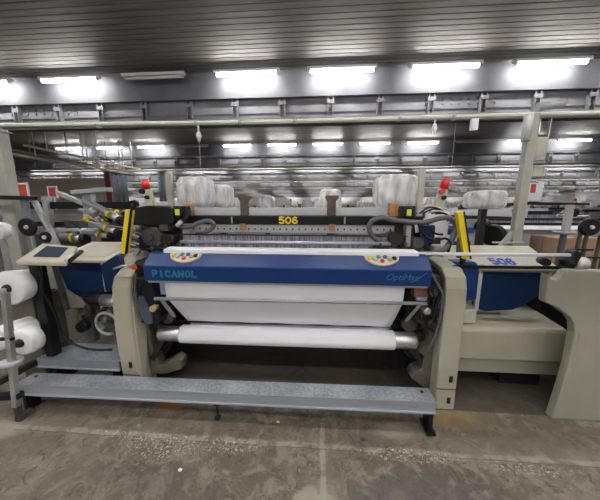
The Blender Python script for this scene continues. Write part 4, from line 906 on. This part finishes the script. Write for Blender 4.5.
# right rear: warp sheet machine with steel beam, cartons, stands
t = thing('rear_loom', 'loom seen behind the right post with white warp sheet and steel beam', 'loom', (3.6, 4.0, 0))
MB().box(2.15, 5.6, 3.6, 4.4, 1.235, 1.25).build('warp_sheet', CLOTH, t)
MB().box(2.2, 5.6, 3.62, 3.80, 0.98, 1.20).box(2.2, 5.6, 3.6, 3.82, 1.195, 1.212).build('steel_beam', GREYP, t, bevel=0.005)
MB().box(2.2, 5.6, 3.7, 4.3, 0.1, 0.98).build('lower_body', CAST, t)
MB().box(2.0, 5.6, 4.2, 4.28, 1.33, 1.37).build('rear_bar', BLACK, t)
MB().prism([(1.95, 1.545), (2.9, 1.61), (3.0, 1.60), (3.6, 1.59), (3.6, 1.56), (3.0, 1.56), (2.9, 1.57), (1.95, 1.50)], 'y', 3.7, 3.75).build('black_bar', BLACK, t)
for x in (1.75, 2.4, 2.85): MB().prism([(x - 0.05, 1.50), (x + 0.05, 1.50), (x + 0.02, 1.38), (x - 0.02, 1.38)], 'y', 3.9, 3.95).build('amber_hook', ORANGE, t)
MB().box(2.05, 3.3, 4.3, 4.4, 1.36, 1.52).build('rear_panel', mat('pale_blue_grey_panel', (0.5, 0.52, 0.58), 0.5, var=0.05), t)
MB().box(1.35, 1.62, 3.3, 3.34, 1.16, 1.48).build('notice_sheet', PAPER, t)
MB().box(1.62, 1.86, 3.05, 3.15, 1.20, 1.40).build('display_box', mat('display_box_grey', (0.5, 0.5, 0.5), 0.5), t, bevel=0.01)
MB().box(1.66, 1.78, 3.04, 3.05, 1.24, 1.31).build('display', BLUEL, t)
MB().lathe((1.95, 3.0, 1.22), (2.05, 3.1, 1.22), [(0, 0.1), (0.5, 0.13), (1, 0.1)], 16).lathe((1.82, 3.0, 1.32), (1.9, 3.1, 1.34), [(0, 0.06), (1, 0.08)], 14).build('motor', BLACK, t)
MB().bar((1.6, 3.2, 1.42), (2.3, 3.2, 1.40), 0.05, 0.05).build('arm', DARKM, t)
MB().bar((2.0, 3.2, 1.34), (3.1, 3.2, 1.34), 0.03, 0.03).build('arm', BLACK, t)
for i, (x0, x1, h_) in enumerate(((2.72, 3.25, 1.19), (3.28, 3.9, 1.16))):
    o = MB().box(x0, x1, 3.1, 3.45, 0.0, h_).box(x0 - 0.004, x1 + 0.004, 3.25, 3.3, 0.3, h_ + 0.004).build('carton', CARD, origin=((x0 + x1) / 2, 3.3, 0), bevel=0.005)
    tag(o, ('tall brown carton behind the thin grey stand, right side', 'tall brown carton at the right edge')[i], 'carton', 'brown cartons at the right')
t = thing('yarn_stand', 'thin grey stand with oval plate at right behind the loom cover', 'stand', (2.36, 2.6, 0))
MB().box(2.335, 2.385, 2.58, 2.62, 1.30, 1.56).build('upper_post', GREYP, t)
MB().lathe((2.35, 2.6, 1.285), (2.35, 2.6, 1.31), [(0, 0.05), (0.4, 0.085), (1, 0.085)], 20).build('plate', GREYP, t)
MB().bar((2.35, 2.6, 1.285), (2.30, 2.58, 0.0), 0.035, 0.035).build('post', HOSE, t)
for (x, y, z, r, lb) in ((2.545, 2.6, 1.355, 0.082, 'black disc on stalks at right above the curved side panel'), (2.78, 2.65, 1.27, 0.06, 'black disc cut off by the right picture edge')):
    t = thing('yarn_disc', lb, 'disc', (x, y, z), 'black yarn discs')
    MB().lathe((x, y, z), (x - 0.01, y - 0.05, z), [(0, r * 0.8), (0.3, r), (0.7, r), (1, r * 0.86)], 28).build('rim', BLACK, t)
    MB().lathe((x - 0.01, y - 0.052, z), (x - 0.01, y - 0.065, z), [(0, 0.02), (1, 0.016)], 14).build('hub', GREYL, t)
    MB().bar((x - 0.03, y + 0.02, z), (x - 0.05, y + 0.03, 0.0), 0.025, 0.02).bar((x + 0.03, y + 0.02, z), (x + 0.02, y + 0.03, 0.0), 0.025, 0.02).build('stalk', CASTB, t)
    MB().box(x - 0.14, x + 0.08, y - 0.02, y + 0.0, z - 0.225, z - 0.21).build('cross_piece', BLACK, t)
t = thing('control_cabinet', 'white cabinet with notice and dark window behind the left red signal lamp', 'cabinet', (-1.85, 4.1, 0))
MB().box(-3.0, -1.9, 4.0, 4.5, 0, 1.62).build('cabinet_body', GREYL, t, bevel=0.01)
MB().box(-2.6, -2.2, 3.99, 4.0, 1.35, 1.55).build('dark_window', BLACK, t)
# left background frame pieces
t = thing('storage_frame', 'blue-grey frame with dark shelves and red label left of the yarn feeders', 'frame', (-4.6, 4.2, 0))
for x in (-5.7, -4.75, -4.0): MB().box(x, x + 0.09, 4.15, 4.24, 0, 1.80 if x < -5 else 1.72).build('post', GREYP, t)
MB().box(-5.7, -3.2, 4.2, 4.3, 1.50, 1.62).build('shelf', BLACK, t)
MB().box(-5.7, -3.2, 4.22, 4.32, 1.18, 1.27).build('shelf', BLACK, t)
MB().box(-5.7, -3.2, 4.5, 4.55, 1.27, 1.48).build('back_panel', BEIGE2, t)

for (x, y, z0, z1, lb) in ((-4.77, 3.9, 1.68, 1.92, 'white framed red notice left, beside the beige post'), (-5.67, 5.2, 1.72, 1.97, 'red notice on a white plate above the dark shelf')):
    s = thing('notice_plate', lb, 'notice', (x, y, z0))
    MB().box(x - 0.11, x + 0.11, y, y + 0.015, z0, z1).box(x - 0.012, x + 0.012, y + 0.015, y + 0.03, 0.0, z1).build('plate', PAPER, s)
    MB().box(x - 0.07, x + 0.08, y - 0.006, y, z0 + 0.03, z1 - 0.03).build('red_print', REDL, s)
t = thing('tube_frame', 'blue-grey upright frame with black top arm between the left post and the operator screen', 'frame', (-3.3, 2.9, 0))
MB().bar((-4.0, 2.62, 1.655), (-3.13, 2.68, 1.635), 0.05, 0.045).build('arm', BLACK, t, bevel=0.005)
MB().bar((-3.32, 2.72, 1.66), (-3.34, 2.74, 0.0), 0.06, 0.05).build('post', FEEDG, t, bevel=0.005)
MB().bar((-3.22, 2.72, 1.66), (-3.0, 2.72, 1.10), 0.05, 0.04).build('post', GREYP, t, bevel=0.005)
MB().bar((-3.34, 2.70, 1.30), (-3.1, 2.70, 1.30), 0.04, 0.04).build('cross_piece', FEEDG, t)
rr = random.Random(12)
for i in range(14):
    x = rr.uniform(-2.25, -1.72); z = rr.uniform(0.36, 0.68); y = rr.uniform(2.1, 2.25)
    if i % 3 == 0: MB().bar((x, y, z), (x + rr.uniform(-0.2, 0.2), y, z + rr.uniform(-0.12, 0.12)), 0.02, 0.025).build('linkage', rr.choice((DARKM, CAST, GREYP)), loom)
    else: MB().lathe((x, y - 0.05, z), (x, y, z), [(0, 0.02), (0.2, 0.035), (1, 0.03)], 12).build('linkage', rr.choice((DARKM, BLACK, CAST, STEEL)), loom)
# bits of lint and debris on the floor
for i, (x, y, m_, lb) in enumerate(((-1.26, 1.50, mat('green_scrap', (0.10, 0.5, 0.05), 0.5), 'tiny green scrap on the floor before the step'), (-0.80, 1.22, PAPER, 'tiny white lint scrap on the floor at lower left'), (-0.27, 1.60, PAPER, 'tiny white lint scrap under the long step'), (0.61, 1.14, PAPER, 'white paint curl on the floor at lower right'))):
    o = MB().blob((x, y, 0.004), (0.025, 0.018, 0.009), 0.2, i, n=6, square=2).build('floor_scrap', m_, origin=(x, y, 0)); tag(o, lb, 'scrap')
